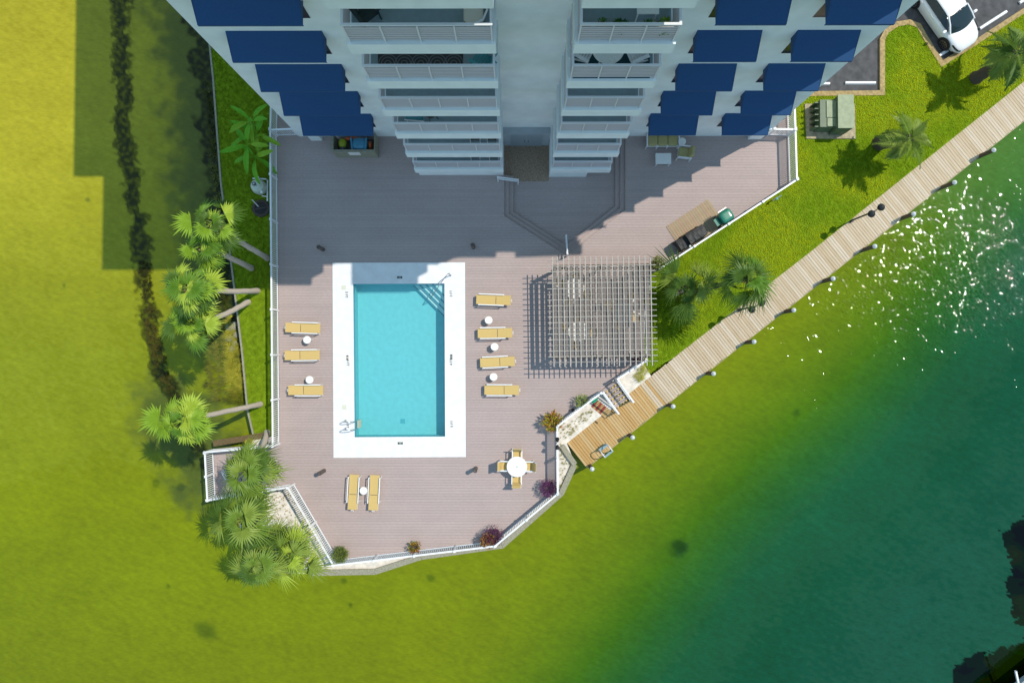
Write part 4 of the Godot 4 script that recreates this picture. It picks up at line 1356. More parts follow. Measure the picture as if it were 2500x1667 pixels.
# ---------------------------------------------------------------- things by the boardwalk
func build_boardwalk_things() -> void:
	var i := 0
	for q in [[2078, 539, 2143, 508, "farther along the boardwalk"], [1806, 756, 1846, 752, "under the lone palm beside the boardwalk"]]:
		var base := W(q[0], q[1], WALK)
		var o := thing("double_lamp", "slim black lamp post with two globe heads, " + q[4], "lamp post", base, 0.6, "double lamps along the boardwalk")
		part(o, "pole", cyl(0.045, 2.55, 12), M.black)
		part(o, "base", cyl(0.11, 0.15, 14), M.black)
		pbar(o, "cross_arm", Vector3(-0.3, 2.42, 0), Vector3(0.3, 2.42, 0), 0.04, 0.04, M.black)
		for s in [-1.0, 1.0]:
			var mb := MB.new()
			mb.lathe(Vector3(s * 0.3, 2.45, 0), [Vector2(0.05, 0), Vector2(0.16, 0.1), Vector2(0.19, 0.2), Vector2(0.14, 0.3), Vector2(0.04, 0.36), Vector2(0, 0.37)], 16)
			part(o, "lamp_head", mb.mesh(), M.black)
		i += 1
	var fl := thing("twin_floodlight", "black twin floodlight fixed on the railing above the sand", "floodlight", W(1358, 1082, 1.05))
	for s in [-1.0, 1.0]:
		var mb := MB.new()
		mb.lathe(Vector3.ZERO, [Vector2(0, 0), Vector2(0.07, 0.02), Vector2(0.11, 0.2), Vector2(0.1, 0.22), Vector2(0, 0.23)], 14)
		part(fl, "lamp_head", mb.mesh(), M.black, Transform3D(Basis(Vector3.RIGHT, 0.9 * s), Vector3(0.05, 0.05, s * 0.09)))
	pbar(fl, "stem", Vector3(0, -0.1, 0), Vector3(0.03, 0.1, 0), 0.04, 0.04, M.black)
	# dock ladder
	var dp := W(1478, 1099, WALK)
	var dl := thing("dock_ladder", "white dock ladder with tall rails at the boardwalk end", "ladder", dp, 0.67)
	for s in [-1.0, 1.0]:
		var mb := MB.new()
		mb.tube([Vector3(s * 0.26, 0, -0.25), Vector3(s * 0.26, 0.75, -0.27), Vector3(s * 0.26, 0.95, -0.12), Vector3(s * 0.26, 0.9, 0.08), Vector3(s * 0.26, 0.55, 0.2), Vector3(s * 0.26, -0.9, 0.34)], [0.03], 8)
		part(dl, "rail", mb.mesh(), M.white)
	pbox(dl, "tread", Vector3(0, 0.3, -0.24), Vector3(0.52, 0.03, 0.16), mat(lin(0.2, 0.3, 0.34), 0.6))
	pbox(dl, "tread", Vector3(0, -0.15, 0.3), Vector3(0.52, 0.03, 0.12), mat(lin(0.2, 0.3, 0.34), 0.6))
	# plank steps and bits below the deck edge
	var ps := thing("painted_planks", "red, white and tan painted planks below the deck railing", "plank steps", W(1462, 1000, -0.55), -0.69)
	for k in 15:
		var x := (k - 7) * 0.066
		var m: Material = M.red if (k / 2) % 2 == 0 and k < 12 else M.plank_raw[k % 6]
		pbox(ps, "plank", Vector3(x + 0.05, 0.06, -0.12), Vector3(0.058, 0.04, 0.5), m)
		pbox(ps, "plank", Vector3(x, -0.05, 0.32), Vector3(0.058, 0.04, 0.5), M.plank_raw[(k + 2) % 6])
		if k > 5:
			pbox(ps, "plank", Vector3(x, 0.035, -0.45), Vector3(0.05, 0.03, 0.16), M.white)
	var gm := thing("green_mat", "crumpled green mat under the deck edge by the stairs", "mat", W(1452, 978, -0.5), 0.6)
	var mb := MB.new()
	mb.lump(Vector3.ZERO, Vector3(0.18, 0.06, 0.1), 3.0, 14)
	part(gm, "fabric", mb.mesh(), mat(lin(0.01, 0.3, 0.17), 0.8))
	var pot := thing("clay_pot", "small brown pot on the deck by the slanting railing", "pot", W(1397, 1000, 0.0))
	mb = MB.new()
	mb.lathe(Vector3.ZERO, [Vector2(0, 0), Vector2(0.07, 0), Vector2(0.1, 0.2), Vector2(0.085, 0.2), Vector2(0.07, 0.1), Vector2(0, 0.1)], 16)
	part(pot, "bowl", mb.mesh(), M.brown)
	# corner of the neighbour's white dock
	var nd := thing("neighbour_dock", "corner of a pale dock with a white edge beam", "dock", W(2480, 1690, -0.4), 0.66)
	pbox(nd, "slab", Vector3(0.9, 0, 1.0), Vector3(8, 0.3, 2.6), M.wall_grey)
	pbox(nd, "edge_beam", Vector3(0.9, 0.18, -0.12), Vector3(8, 0.12, 0.22), M.white)
	pbar(nd, "rail_arm", Vector3(0.25, 0.2, -0.2), Vector3(0.62, 0.35, -1.15), 0.09, 0.09, M.white)

# ---------------------------------------------------------------- parking
func loft(rows: Array) -> ArrayMesh:
	var mb := MB.new()
	var ni := rows.size(); var nj: int = rows[0].size()
	var nrm := []
	for i in ni:
		var r := []
		for j in nj:
			var du: Vector3 = rows[mini(i + 1, ni - 1)][j] - rows[maxi(i - 1, 0)][j]
			var dv: Vector3 = rows[i][mini(j + 1, nj - 1)] - rows[i][maxi(j - 1, 0)]
			r.append(dv.cross(du).normalized())
		nrm.append(r)
	for i in ni - 1:
		for j in nj - 1:
			mb.tri_n(rows[i][j], rows[i + 1][j], rows[i + 1][j + 1], nrm[i][j], nrm[i + 1][j], nrm[i + 1][j + 1])
			mb.tri_n(rows[i][j], rows[i + 1][j + 1], rows[i][j + 1], nrm[i][j], nrm[i + 1][j + 1], nrm[i][j + 1])
	return mb.mesh()

func build_parking() -> void:
	var y := LAWN - 0.1
	var mb := MB.new()
	mb.prism(asphalt_poly, y - 0.3, y)
	one("parking_asphalt", "worn grey asphalt parking bays beside the building", "asphalt", mb.mesh(), M.asphalt, "", "structure")
	var curb := thing("curb", "tan concrete curb round the asphalt parking bays", "curb", W(1990, 233, LAWN), 0.0, "", "structure")
	var at := curb.position
	var line := [[1860, 233], [1900, 232], [1990, 228], [2075, 227], [2156, 226], [2156, 160], [2156, 95], [2166, 76], [2192, 58], [2222, 53], [2245, 62], [2258, 86], [2278, 118], [2302, 155], [2370, 112], [2440, 66], [2520, 14], [2600, -36]]
	var p := PackedVector2Array()
	for q in line: p.append(W2(q[0], q[1], LAWN + 0.04) - Vector2(at.x, at.z))
	for i in p.size() - 1:
		var a := p[i]; var b := p[i + 1]
		var d := (b - a).normalized()
		var s := Vector2(-d.y, d.x) * 0.135
		var sa := s; var sb := s
		if i > 0:
			var dp := (p[i] - p[i - 1]).normalized()
			var mt := (Vector2(-dp.y, dp.x) + Vector2(-d.y, d.x)).normalized()
			sa = mt * (0.135 / maxf(mt.dot(Vector2(-d.y, d.x)), 0.35))
		if i < p.size() - 2:
			var dn := (p[i + 2] - p[i + 1]).normalized()
			var mt := (Vector2(-dn.y, dn.x) + Vector2(-d.y, d.x)).normalized()
			sb = mt * (0.135 / maxf(mt.dot(Vector2(-d.y, d.x)), 0.35))
		mb = MB.new()
		var e := d * 0.003
		mb.prism(PackedVector2Array([a + sa + e, b + sb - e, b - sb - e, a - sa + e]), -0.2, 0.035)
		part(curb, "curb_stone", mb.mesh(), M.curb)
	for q in [[2100, 203, 0.0, 1.65, "white concrete wheel stop in the bay next to the green cabinet"], [2005, 205, 0.0, 0.9, "white wheel stop half hidden by the building corner"], [2424, 50, 0.57, 1.75, "white wheel stop beside the white car"], [2308, 127, 0.57, 1.4, "wheel stop under the nose of the white car"], [2520, -12, 0.57, 1.7, "white wheel stop at the picture's top right corner"]]:
		var ws := thing("wheel_stop", q[4], "wheel stop", W(q[0], q[1], y), q[2], "wheel stops in the parking bays")
		mb = MB.new()
		var l: float = q[3] / 2
		for s in [[-0.09, -0.05], [-0.05, 0.05], [0.05, 0.09]]:
			var h0 := 0.02 if s[0] < -0.06 else 0.12
			var h1 := 0.02 if s[1] > 0.06 else 0.12
			mb.quad(Vector3(-l, h0, s[0]), Vector3(-l, h1, s[1]), Vector3(l, h1, s[1]), Vector3(l, h0, s[0]))
		for e in [-1.0, 1.0]:
			mb.quad(Vector3(l * e, 0.02, -0.09), Vector3(l * e, 0.12, -0.05), Vector3(l * e, 0.12, 0.05), Vector3(l * e, 0.02, 0.09))
		part(ws, "block", mb.mesh(), M.white)
	# pad-mounted transformer
	var pad := MB.new()
	pad.prism(poly([1966, 253, 2088, 253, 2090, 338, 1970, 338], LAWN + 0.08), LAWN - 0.2, LAWN + 0.08)
	one("concrete_pad", "tan concrete pad under the green electrical cabinet", "concrete pad", pad.mesh(), M.concrete, "", "structure")
	var tr := thing("transformer", "pale green pad-mounted electrical cabinet with cooling fins", "electrical cabinet", Vector3(17.0, LAWN + 0.08, -13.0))
	var tb := func(nm: String, c: Vector3, s: Vector3, m: Material) -> void:
		pbox(tr, nm, c, s, m)
	tb.call("cabinet", Vector3(0.5, 0.58, 0.08), Vector3(0.78, 1.16, 1.72), M.transformer_dark)
	tb.call("cabinet_lid", Vector3(0.5, 1.175, 0.08), Vector3(0.84, 0.03, 1.78), M.transformer)
	tb.call("tank", Vector3(-0.32, 0.42, 0.06), Vector3(0.78, 0.84, 1.46), M.transformer_dark)
	tb.call("tank_lid", Vector3(-0.12, 0.87, -0.16), Vector3(0.52, 0.05, 0.9), M.transformer)
	tb.call("tank_lid", Vector3(-0.1, 0.87, 0.55), Vector3(0.48, 0.045, 0.44), M.transformer)
	for k in 5:
		tb.call("cooling_fin", Vector3(-0.82, 0.4, -0.55 + 0.32 * k), Vector3(0.26, 0.7, 0.05), M.transformer_dark)
	for k in 2:
		tb.call("cabinet_door", Vector3(0.3 + 0.4 * k, 0.55, 0.945), Vector3(0.38, 1.02, 0.012), M.transformer_dark)
	build_car(y)

func build_car(y: float) -> void:
	var dir := Vector3(0.563, 0, 0.827)
	var nose := W(2369, 113, y + 0.6)
	nose.y = y
	var o := thing("parked_car", "white sedan parked nose to the curb by the lawn", "car", nose - dir * 2.32, atan2(-dir.z, dir.x))
	# lower body: stations along x; half outline from hood centre over the shoulder to the sill
	var st := [[-2.32, 0.62, 0.72, 0.34], [-2.22, 0.74, 0.9, 0.28], [-1.7, 0.86, 0.98, 0.2], [-0.9, 0.9, 0.97, 0.18], [0.0, 0.91, 0.96, 0.18], [0.8, 0.91, 0.95, 0.18], [1.2, 0.9, 0.93, 0.2], [1.6, 0.87, 0.87, 0.22], [1.95, 0.81, 0.79, 0.25], [2.15, 0.71, 0.7, 0.3], [2.27, 0.58, 0.6, 0.34], [2.33, 0.4, 0.5, 0.38]]
	var rows := []
	for s in st:
		var x: float = s[0]; var w: float = s[1]; var t: float = s[2]; var b: float = s[3]
		var r := []
		var half := [Vector2(0, t), Vector2(w * 0.5, t - 0.01), Vector2(w * 0.78, t - 0.035), Vector2(w * 0.93, t - 0.1), Vector2(w, t - 0.22), Vector2(w * 0.99, (t + b) * 0.5 - 0.05), Vector2(w * 0.95, b + 0.05), Vector2(w * 0.86, b)]
		for k in range(half.size() - 1, -1, -1):
			r.append(Vector3(x, half[k].y, -half[k].x))
		for k in range(1, half.size()):
			r.append(Vector3(x, half[k].y, half[k].x))
		rows.append(r)
	part(o, "body", loft(rows), M.car)
	pbox(o, "underbody", Vector3(0, 0.3, 0), Vector3(4.1, 0.2, 1.5), M.black)
	# cabin
	var cab := [[-1.95, 0.98, 0.62, 0.62], [-1.15, 1.36, 0.56, 0.72], [-0.6, 1.44, 0.57, 0.76], [0.1, 1.43, 0.57, 0.77], [0.4, 1.38, 0.56, 0.77]]
	rows = []
	for s in cab:
		var x: float = s[0]; var t: float = s[1]; var w: float = s[2]
		rows.append([Vector3(x, t - 0.09, -w - 0.05), Vector3(x, t - 0.02, -w), Vector3(x, t, -w * 0.5), Vector3(x, t + 0.01, 0), Vector3(x, t, w * 0.5), Vector3(x, t - 0.02, w), Vector3(x, t - 0.09, w + 0.05)])
	part(o, "roof", loft(rows), M.car)
	var wsr := []
	for k in 9:
		var u := (k / 8.0 - 0.5) * 2.0
		var bow := 1.0 - u * u
		wsr.append([Vector3(0.42 + 0.05 * bow, 1.36 + 0.02 * bow, u * 0.57), Vector3(0.85 + 0.13 * bow, 1.17, u * 0.66), Vector3(1.17 + 0.2 * bow, 0.955, u * 0.75)])
	part(o, "windscreen", loft(wsr), M.glass)
	for s in [-1.0, 1.0]:
		part(o, "side_window", loft([[Vector3(-1.5, 1.0, s * 0.82), Vector3(-1.0, 1.28, s * 0.645)], [Vector3(-0.4, 0.99, s * 0.845), Vector3(-0.4, 1.35, s * 0.635)], [Vector3(0.3, 0.98, s * 0.85), Vector3(0.3, 1.31, s * 0.64)], [Vector3(1.05, 0.96, s * 0.84), Vector3(0.95, 1.02, s * 0.79)]]), M.glass)
		var pl := MB.new()
		pl.tube([Vector3(0.35, 1.35, s * 0.6), Vector3(0.8, 1.19, s * 0.685), Vector3(1.22, 0.95, s * 0.79)], [0.045], 6)
		part(o, "pillar", pl.mesh(), M.car)
		var mr := MB.new()
		mr.lump(Vector3(0.92, 1.0, s * 1.0), Vector3(0.08, 0.075, 0.13), 2.6, 14)
		part(o, "mirror", mr.mesh(), M.car)
		part(o, "headlight", loft([[Vector3(1.74, 0.69, s * 0.86), Vector3(1.78, 0.76, s * 0.82)], [Vector3(1.97, 0.63, s * 0.82), Vector3(2.0, 0.71, s * 0.76)], [Vector3(2.17, 0.58, s * 0.72), Vector3(2.18, 0.64, s * 0.66)], [Vector3(2.27, 0.55, s * 0.56), Vector3(2.24, 0.61, s * 0.53)]]), M.glass_dark)
		pbox(o, "door_handle", Vector3(-0.15, 0.84, s * 0.925), Vector3(0.2, 0.025, 0.02), M.car)
		pbox(o, "door_handle", Vector3(-1.1, 0.85, s * 0.915), Vector3(0.2, 0.025, 0.02), M.car)
		for x in [-1.38, 1.42]:
			var tyre := part(o, "wheel", cyl(0.335, 0.22, 26), M.tyre, Transform3D(Basis(Vector3.RIGHT, s * PI / 2), Vector3(x, 0.335, s * 0.71)))
			var rm := MB.new()
			for k in 7:
				var a := TAU * k / 7.0
				rm.bar(Vector3(cos(a) * 0.04, 0.226, sin(a) * 0.04), Vector3(cos(a) * 0.22, 0.226, sin(a) * 0.22), 0.05, 0.02)
			rm.lathe(Vector3.ZERO, [Vector2(0.24, 0.215), Vector2(0.24, 0.235), Vector2(0.21, 0.235), Vector2(0.21, 0.215)], 26)
			part(tyre, "rim", rm.mesh(), M.rim)
			var arch := MB.new()
			arch.lathe(Vector3.ZERO, [Vector2(0.0, 0.2), Vector2(0.4, 0.2), Vector2(0.4, 0.203), Vector2(0, 0.203)], 26)
			part(o, "wheel_arch", arch.mesh(), M.black, Transform3D(Basis(Vector3.RIGHT, s * PI / 2), Vector3(x, 0.37, s * 0.704)))
	pbox(o, "grille", Vector3(2.3, 0.5, 0), Vector3(0.04, 0.1, 0.6), M.black)

# ---------------------------------------------------------------- plants
# a fan frond: stalk along +x from the crown, then a pleated fan of pointed segments
func fan_frond(stalk: float, r: float, spread: float, seg: int, droop: float, sd: int, cut := 0.5, hinge := 0.0) -> ArrayMesh:
	var rg := RandomNumberGenerator.new()
	rg.seed = sd
	var mb := MB.new()
	var bend := func(p: Vector3) -> Vector3:
		var d := Vector2(p.x - stalk, p.z).length() if p.x > stalk * 0.7 else 0.0
		return p + Vector3(0, -droop * p.x * p.x * 0.25 - droop * d * d * 0.9, 0)
	var c := Vector3(stalk, 0, 0)
	mb.tri(Vector3(0, 0, -0.03), Vector3(0, 0, 0.03), bend.call(c + Vector3(0.02, 0, 0)))
	mb.tri(Vector3(0, -0.015, 0.025), Vector3(0, -0.015, -0.025), bend.call(c + Vector3(0, -0.02, 0)))
	for k in seg:
		var a0 := -spread + 2.0 * spread * k / seg
		var a1 := -spread + 2.0 * spread * (k + 1) / seg
		var am := (a0 + a1) / 2 + rg.randf_range(-0.03, 0.03)
		var rl := r * (0.78 + 0.22 * cos(am * 0.75)) * rg.randf_range(0.8, 1.1)
		var ri := rl * cut
		var dir := func(a: float, q: float, y: float) -> Vector3:
			return bend.call(c + Vector3(cos(a) * q * cos(hinge) + y * sin(hinge), y * cos(hinge) - cos(a) * q * sin(hinge), sin(a) * q))
		var l: Vector3 = dir.call(a0, ri, -0.012)
		var m: Vector3 = dir.call(am, ri * 1.02, 0.022)
		var h: Vector3 = dir.call(a1, ri, -0.012)
		var tip: Vector3 = dir.call(am + rg.randf_range(-0.06, 0.06), rl, -rg.randf_range(0.0, 0.16) * r)
		var g := 0.45 * (a1 - a0)
		var l2: Vector3 = dir.call(am - g, rl * (cut + 0.2), -0.015)
		var h2: Vector3 = dir.call(am + g, rl * (cut + 0.2), -0.015)
		mb.tri(c, m, l); mb.tri(c, h, m)
		mb.tri(l, m, l2); mb.tri(h, h2, m)
		mb.tri(l2, m, tip); mb.tri(m, h2, tip)
	return mb.mesh()

# a feather frond: arching rib with drooping leaflets
func feather_frond(l: float, n: int, leaf_l: float, droop: float, sd: int) -> ArrayMesh:
	var rg := RandomNumberGenerator.new()
	rg.seed = sd
	var mb := MB.new()
	var rib := func(t: float) -> Vector3:
		return Vector3(l * t * (1 - 0.12 * t), -droop * t * t * l, 0)
	for k in 8:
		var a: Vector3 = rib.call(k / 8.0); var b: Vector3 = rib.call((k + 1) / 8.0)
		var w := 0.022 * (1 - k / 9.0)
		mb.quad(a + Vector3(0, 0, -w), b + Vector3(0, 0, -w), b + Vector3(0, 0, w), a + Vector3(0, 0, w))
	for k in n:
		var t := 0.16 + 0.84 * k / n
		var o: Vector3 = rib.call(t)
		for s in [-1.0, 1.0]:
			var ll := leaf_l * sin(clampf(t * 1.15, 0.25, 1.0) * PI * 0.86 + 0.3) * rg.randf_range(0.8, 1.1)
			var d := Vector3(0.75 + rg.randf_range(-0.1, 0.1), rg.randf_range(-0.15, 0.3), s).normalized()
			var tip := o + d * ll + Vector3(0, -0.2 * ll, 0)
			var e := Vector3(0.014, 0, 0)
			var mid := o + d * ll * 0.5 + Vector3(0, 0.02, 0)
			mb.tri(o - e, mid + e * 1.6, mid - e * 1.6)
			mb.tri(o - e, o + e, mid + e * 1.6)
			mb.tri(mid - e * 1.6, mid + e * 1.6, tip)
	return mb.mesh()

var fans := []
var feathers := []
var fans_young := []

func palm(nm: String, label: String, base: Vector3, top: Vector3, count: int, size: float, mats: Array, meshes: Array, trunk_r: float, trunk_m: Material, low := -0.75, group := "", skirt := 0, bend_out := 0.12) -> void:
	var o := thing(nm, label, "palm tree", base, 0.0, group)
	var t := top - base
	var mb := MB.new()
	var flat := Vector3(t.x, 0, t.z)
	var pts := []
	var rad := []
	var n := 14
	for i in n + 1:
		var u := float(i) / n
		pts.append(t * u + flat * (sin(u * PI) * bend_out) + Vector3(rng.randf_range(-0.01, 0.01), 0, rng.randf_range(-0.01, 0.01)))
		rad.append(trunk_r * (1.15 - 0.3 * u) * (1.0 + (0.05 if i % 2 else -0.03)) * (1.25 if i == 0 else 1.0))
	mb.tube(pts, rad, 12)
	part(o, "trunk", mb.mesh(), trunk_m)
	# old leaf bases under the crown
	mb = MB.new()
	for k in 22:
		var a := k * 2.4
		var y := -0.05 - 0.45 * rng.randf()
		var r := trunk_r * 0.95
		var b := t + Vector3(cos(a) * r, y, sin(a) * r)
		mb.bar(b, b + Vector3(cos(a) * 0.12, 0.12, sin(a) * 0.12), 0.05, 0.015)
	part(o, "leaf_bases", mb.mesh(), M.boots)
	for k in count:
		var u := (k + 0.5) / count
		var az := k * 2.39996 + rng.randf_range(-0.45, 0.45)
		var el := lerpf(1.25, low, pow(u, 0.8)) + rng.randf_range(-0.45, 0.45)
		var s := size * rng.randf_range(0.72, 1.16) * (0.8 if u < 0.12 else 1.0)
		var m: Material = mats[rng.randi() % mats.size()]
		if k >= count - skirt - 1:
			m = M.frond_dry
			el = low - 0.35
		var young := meshes != feathers and u < 0.34
		var bs := Basis(Vector3.UP, az) * Basis(Vector3.BACK, el) * Basis(Vector3.RIGHT, rng.randf_range(-0.45, 0.45))
		part(o, "frond", fans_young[k % 3] if young else meshes[rng.randi() % meshes.size()], m, Transform3D(bs.scaled(Vector3(s, s, s)), t + Vector3(0, 0.03 * (1 - u), 0)))

func leaf_ball(o: Node3D, nm: String, c: Vector3, r: Vector3, count: int, ll: float, lw: float, tones: Array, sd: int, up := 0.4) -> void:
	var rg := RandomNumberGenerator.new()
	rg.seed = sd
	var nz := FastNoiseLite.new(); nz.seed = sd; nz.frequency = 1.3
	var mb := MB.new()
	mb.colored = true
	for k in count:
		var d := Vector3(rg.randfn(0.0, 1.0), rg.randfn(0.0, 1.0), rg.randfn(0.0, 1.0)).normalized()
		var lump := 0.8 + 0.45 * nz.get_noise_3d(d.x * 1.5, d.y * 1.5, d.z * 1.5)
		var p := c + d * r * pow(rg.randf(), 0.28) * lump
		var g := (d + Vector3(0, up, 0) + Vector3(rg.randfn(0.0, 1.0), rg.randfn(0.0, 1.0), rg.randfn(0.0, 1.0)) * 0.45).normalized()
		var side := g.cross(Vector3(rg.randfn(0.0, 1.0), rg.randfn(0.0, 1.0), rg.randfn(0.0, 1.0))).normalized()
		var l := ll * rg.randf_range(0.7, 1.25)
		var t: Color = tones[rg.randi() % tones.size()]
		mb.col = t * rg.randf_range(0.75, 1.2)
		var tip := p + g * l
		var mid := p + g * l * 0.45 + g.cross(side) * l * 0.06
		mb.tri(p, mid + side * lw, mid - side * lw)
		mb.tri(mid - side * lw, mid + side * lw, tip)
	part(o, nm, mb.mesh(), M.petals)

func shrub(nm: String, label: String, cat: String, px: float, py: float, y: float, r: float, hgt: float, count: int, ll: float, lw: float, tones: Array, sd: int, up := 0.4) -> Node3D:
	var o := thing(nm, label, cat, W(px, py, y + hgt * 0.5) * Vector3(1, 0, 1) + Vector3(0, y, 0))
	var pot := MB.new()
	pot.lathe(Vector3.ZERO, [Vector2(0, 0), Vector2(r * 0.4, 0), Vector2(r * 0.55, hgt * 0.35), Vector2(r * 0.5, hgt * 0.35), Vector2(0, hgt * 0.3)], 18)
	part(o, "pot", pot.mesh(), M.brown)
	leaf_ball(o, "foliage", Vector3(0, hgt * 0.62, 0), Vector3(r, hgt * 0.5, r), count, ll, lw, tones, sd, up)
	return o

func build_plants() -> void:
	for i in 4:
		fans.append(fan_frond(0.55 + 0.1 * i, 0.72, 1.7, 17, 0.3 + 0.07 * i, 100 + i, 0.42))
	var fans_long := []
	for i in 4:
		fans_long.append(fan_frond(0.5 + 0.14 * i, 0.92, 1.5, 16, 0.42 + 0.08 * i, 200 + i, 0.22))
	for i in 3:
		fans_young.append(fan_frond(0.26 + 0.17 * i, 0.66, 1.9, 17, 0.25, 400 + i, 0.36, 0.9))
	for i in 3:
		feathers.append(feather_frond(1.5, 46, 0.46, 0.42 + 0.08 * i, 300 + i))
	var bright := [M.frond_a, M.frond_b, M.frond_a, M.frond_c, M.frond_b, M.frond_f]
	var dull := [M.frond_d, M.frond_e, M.frond_d, M.frond_f]
	var gw := "fan palms leaning over the lagoon"
	palm("fan_palm", "bright fan palm leaning out beside the round drain, northernmost over the water", W(652, 630, LAWN), W(516, 545, 6.2), 24, 1.06, bright, fans, 0.128, M.trunk, -0.8, gw, 0, -0.05)
	palm("fan_palm", "bright fan palm crowded just below the northernmost leaning palm, dark trunk foot", W(613, 654, LAWN), W(492, 600, 5.6), 18, 0.95, bright, fans, 0.128, M.trunk, -0.8, gw)
	palm("fan_palm", "bright fan palm with a level pale trunk reaching over the dark water", W(628, 710, LAWN), W(462, 704, 6.6), 25, 1.16, bright, fans, 0.128, M.trunk, -0.85, gw)
	palm("fan_palm", "fan palm with a shaggy skirt of dead leaf bases over the marsh grass", W(605, 737, LAWN), W(470, 790, 5.2), 22, 1.05, bright, fans, 0.128, M.trunk, -0.85, gw)
	palm("fan_palm", "lone bright fan palm leaning far out above the corner platform", W(634, 987, LAWN), W(444, 1026, 7.0), 24, 1.12, bright, fans, 0.122, M.trunk, -0.85, gw)
	var gs := "fan palms clustered at the south-west point"
	palm("fan_palm", "dense green fan palm overhanging the corner platform", W(652, 1056, LAWN), W(600, 1150, 4.6), 34, 1.14, dull, fans_long, 0.13, M.trunk, -0.9, gs, 3)
	palm("fan_palm", "dense green fan palm just below the corner platform railing", W(640, 1262, SAND), W(592, 1268, 4.8), 38, 1.22, dull, fans_long, 0.14, M.trunk, -0.9, gs, 2)
	palm("fan_palm", "bushy fan palm at the southern tip of the sand", W(640, 1345, SAND), W(624, 1378, 4.4), 34, 1.1, dull, fans_long, 0.14, M.trunk, -0.9, gs, 2)
	palm("fan_palm", "fan palm with a visible curved trunk nearest the slanting railing", W(752, 1305, SAND), W(708, 1358, 3.8), 30, 1.05, [M.frond_e, M.frond_d, M.frond_b], fans_long, 0.13, M.trunk, -0.85, gs, 1)
	palm("fan_palm", "smaller fan palm filling the gap between the point's palms", W(668, 1308, SAND), W(658, 1316, 2.6), 20, 0.85, dull, fans_long, 0.12, M.trunk, -0.7, gs)
	palm("fan_palm", "low fan palm on the lawn against the pergola's east side", W(1650, 714, LAWN), W(1671, 707, 1.9), 19, 1.16, [M.frond_d, M.frond_e, M.frond_f], fans_long, 0.14, M.trunk, -0.5, "", 2)
	palm("fan_palm", "tall dark fan palm standing on the lawn by the boardwalk", W(1701, 712, LAWN), W(1822, 676, 4.6), 22, 1.1, [M.frond_f, M.frond_c, M.frond_d], fans_long, 0.13, M.trunk_dark, -0.8, "", 0)
	palm("date_palm", "feathery date palm on the lawn nearest the green cabinet", W(2148, 350, LAWN), W(2222, 338, 2.1), 24, 1.05, [M.frond_e, M.frond_e, M.frond_d], feathers, 0.3, M.trunk_dark, -0.75, "date palms on the lawn", 2, 0.0)
	palm("date_palm", "feathery date palm at the picture's right edge below the car", W(2384, 190, LAWN), W(2484, 130, 2.3), 22, 1.15, [M.frond_f, M.frond_d, M.frond_e], feathers, 0.28, M.trunk_dark, -0.75, "date palms on the lawn", 0, 0.0)
	# banana clump
	var bn := thing("banana_plant", "leafy bright green banana clump against the west fence", "banana plant", W(648, 402, LAWN))
	var blade := func(l: float, w: float, sd: int) -> ArrayMesh:
		var rg := RandomNumberGenerator.new()
		rg.seed = sd
		var mb := MB.new()
		var n := 12
		for k in n:
			for s in [-1.0, 1.0]:
				var q := []
				for e in [k, k + 1]:
					var t: float = float(e) / n
					var ww := w * pow(sin(clampf(t * 0.95 + 0.05, 0, 1) * PI), 0.55)
					var c := Vector3(0.25 + l * t, 0.25 * t - 0.55 * t * t * l, 0)
					q.append(c)
					q.append(c + Vector3(0.03, 0.05 - rg.randf() * 0.03, s * ww))
				mb.quad(q[0], q[2], q[3], q[1])
		mb.tube([Vector3.ZERO, Vector3(0.26, 0.0, 0)], [0.025], 6)
		return mb.mesh()
	var blades := [blade.call(1.15, 0.15, 1), blade.call(0.95, 0.17, 2), blade.call(1.3, 0.16, 3)]
	var stems := [Vector3(0, 0, 0), Vector3(-0.25, 0, -0.55), Vector3(0.1, 0, -1.1), Vector3(-0.05, 0, -1.7)]
	for i in stems.size():
		var hgt: float = [1.5, 1.9, 1.7, 2.0][i]
		var mb := MB.new()
		mb.tube([stems[i], stems[i] + Vector3(0.02, hgt, 0)], [0.07, 0.04], 8)
		part(bn, "stem", mb.mesh(), M.banana_b)
		for k in 6:
			var az := k * 2.4 + i * 1.3
			var bs := Basis(Vector3.UP, az) * Basis(Vector3.BACK, 0.75 - 0.17 * k) * Basis(Vector3.RIGHT, rng.randf_range(-0.5, 0.5))
			var s := rng.randf_range(0.75, 1.0)
			part(bn, "leaf", blades[(k + i) % 3], M.banana if (k + i) % 3 else M.banana_b, Transform3D(bs.scaled(Vector3(s, s, s)), stems[i] + Vector3(0.02, hgt, 0)))
	# rocks at the bulkhead foot
	var rk: Node3D
	for q in [[563, 800, 0.3, 0], [571, 792, 0.2, 1], [560, 826, 0.26, 2], [572, 838, 0.18, 3], [566, 852, 0.24, 4], [574, 818, 0.2, 5]]:
		var p := W(q[0], q[1], WATER)
		if rk == null:
			rk = thing("shore_rock", "largest grey rock below the west bulkhead, topmost but one", "rock", p, 0.0, "rocks below the west bulkhead")
			var mb := MB.new()
			mb.lump(Vector3.ZERO, Vector3(0.3, 0.16, 0.24), 2.6, 12)
			part(rk, "stone", mb.mesh(), mat(lin(0.36, 0.36, 0.3), 0.9, "dirt", Vector3(1, 1, 1)))
		else:
			var c := copy(rk, "grey rock below the west bulkhead, " + ["", "small one at the northern end of the row", "mid-sized one nearest open water", "small one beside the bulkhead boards", "southernmost of the row", "small one in the middle, closest to the timber"][roundi(q[3])], p, q[0] * 1.7)
			c.scale = Vector3.ONE * (q[2] / 0.3)
	# potted shrubs along the railing
	shrub("round_shrub", "dense round green shrub in the south-west deck corner", "shrub", 831, 1353, 0, 0.5, 0.9, 1500, 0.1, 0.016, [Color(0.16, 0.22, 0.03), Color(0.1, 0.16, 0.02), Color(0.2, 0.24, 0.04)], 41)
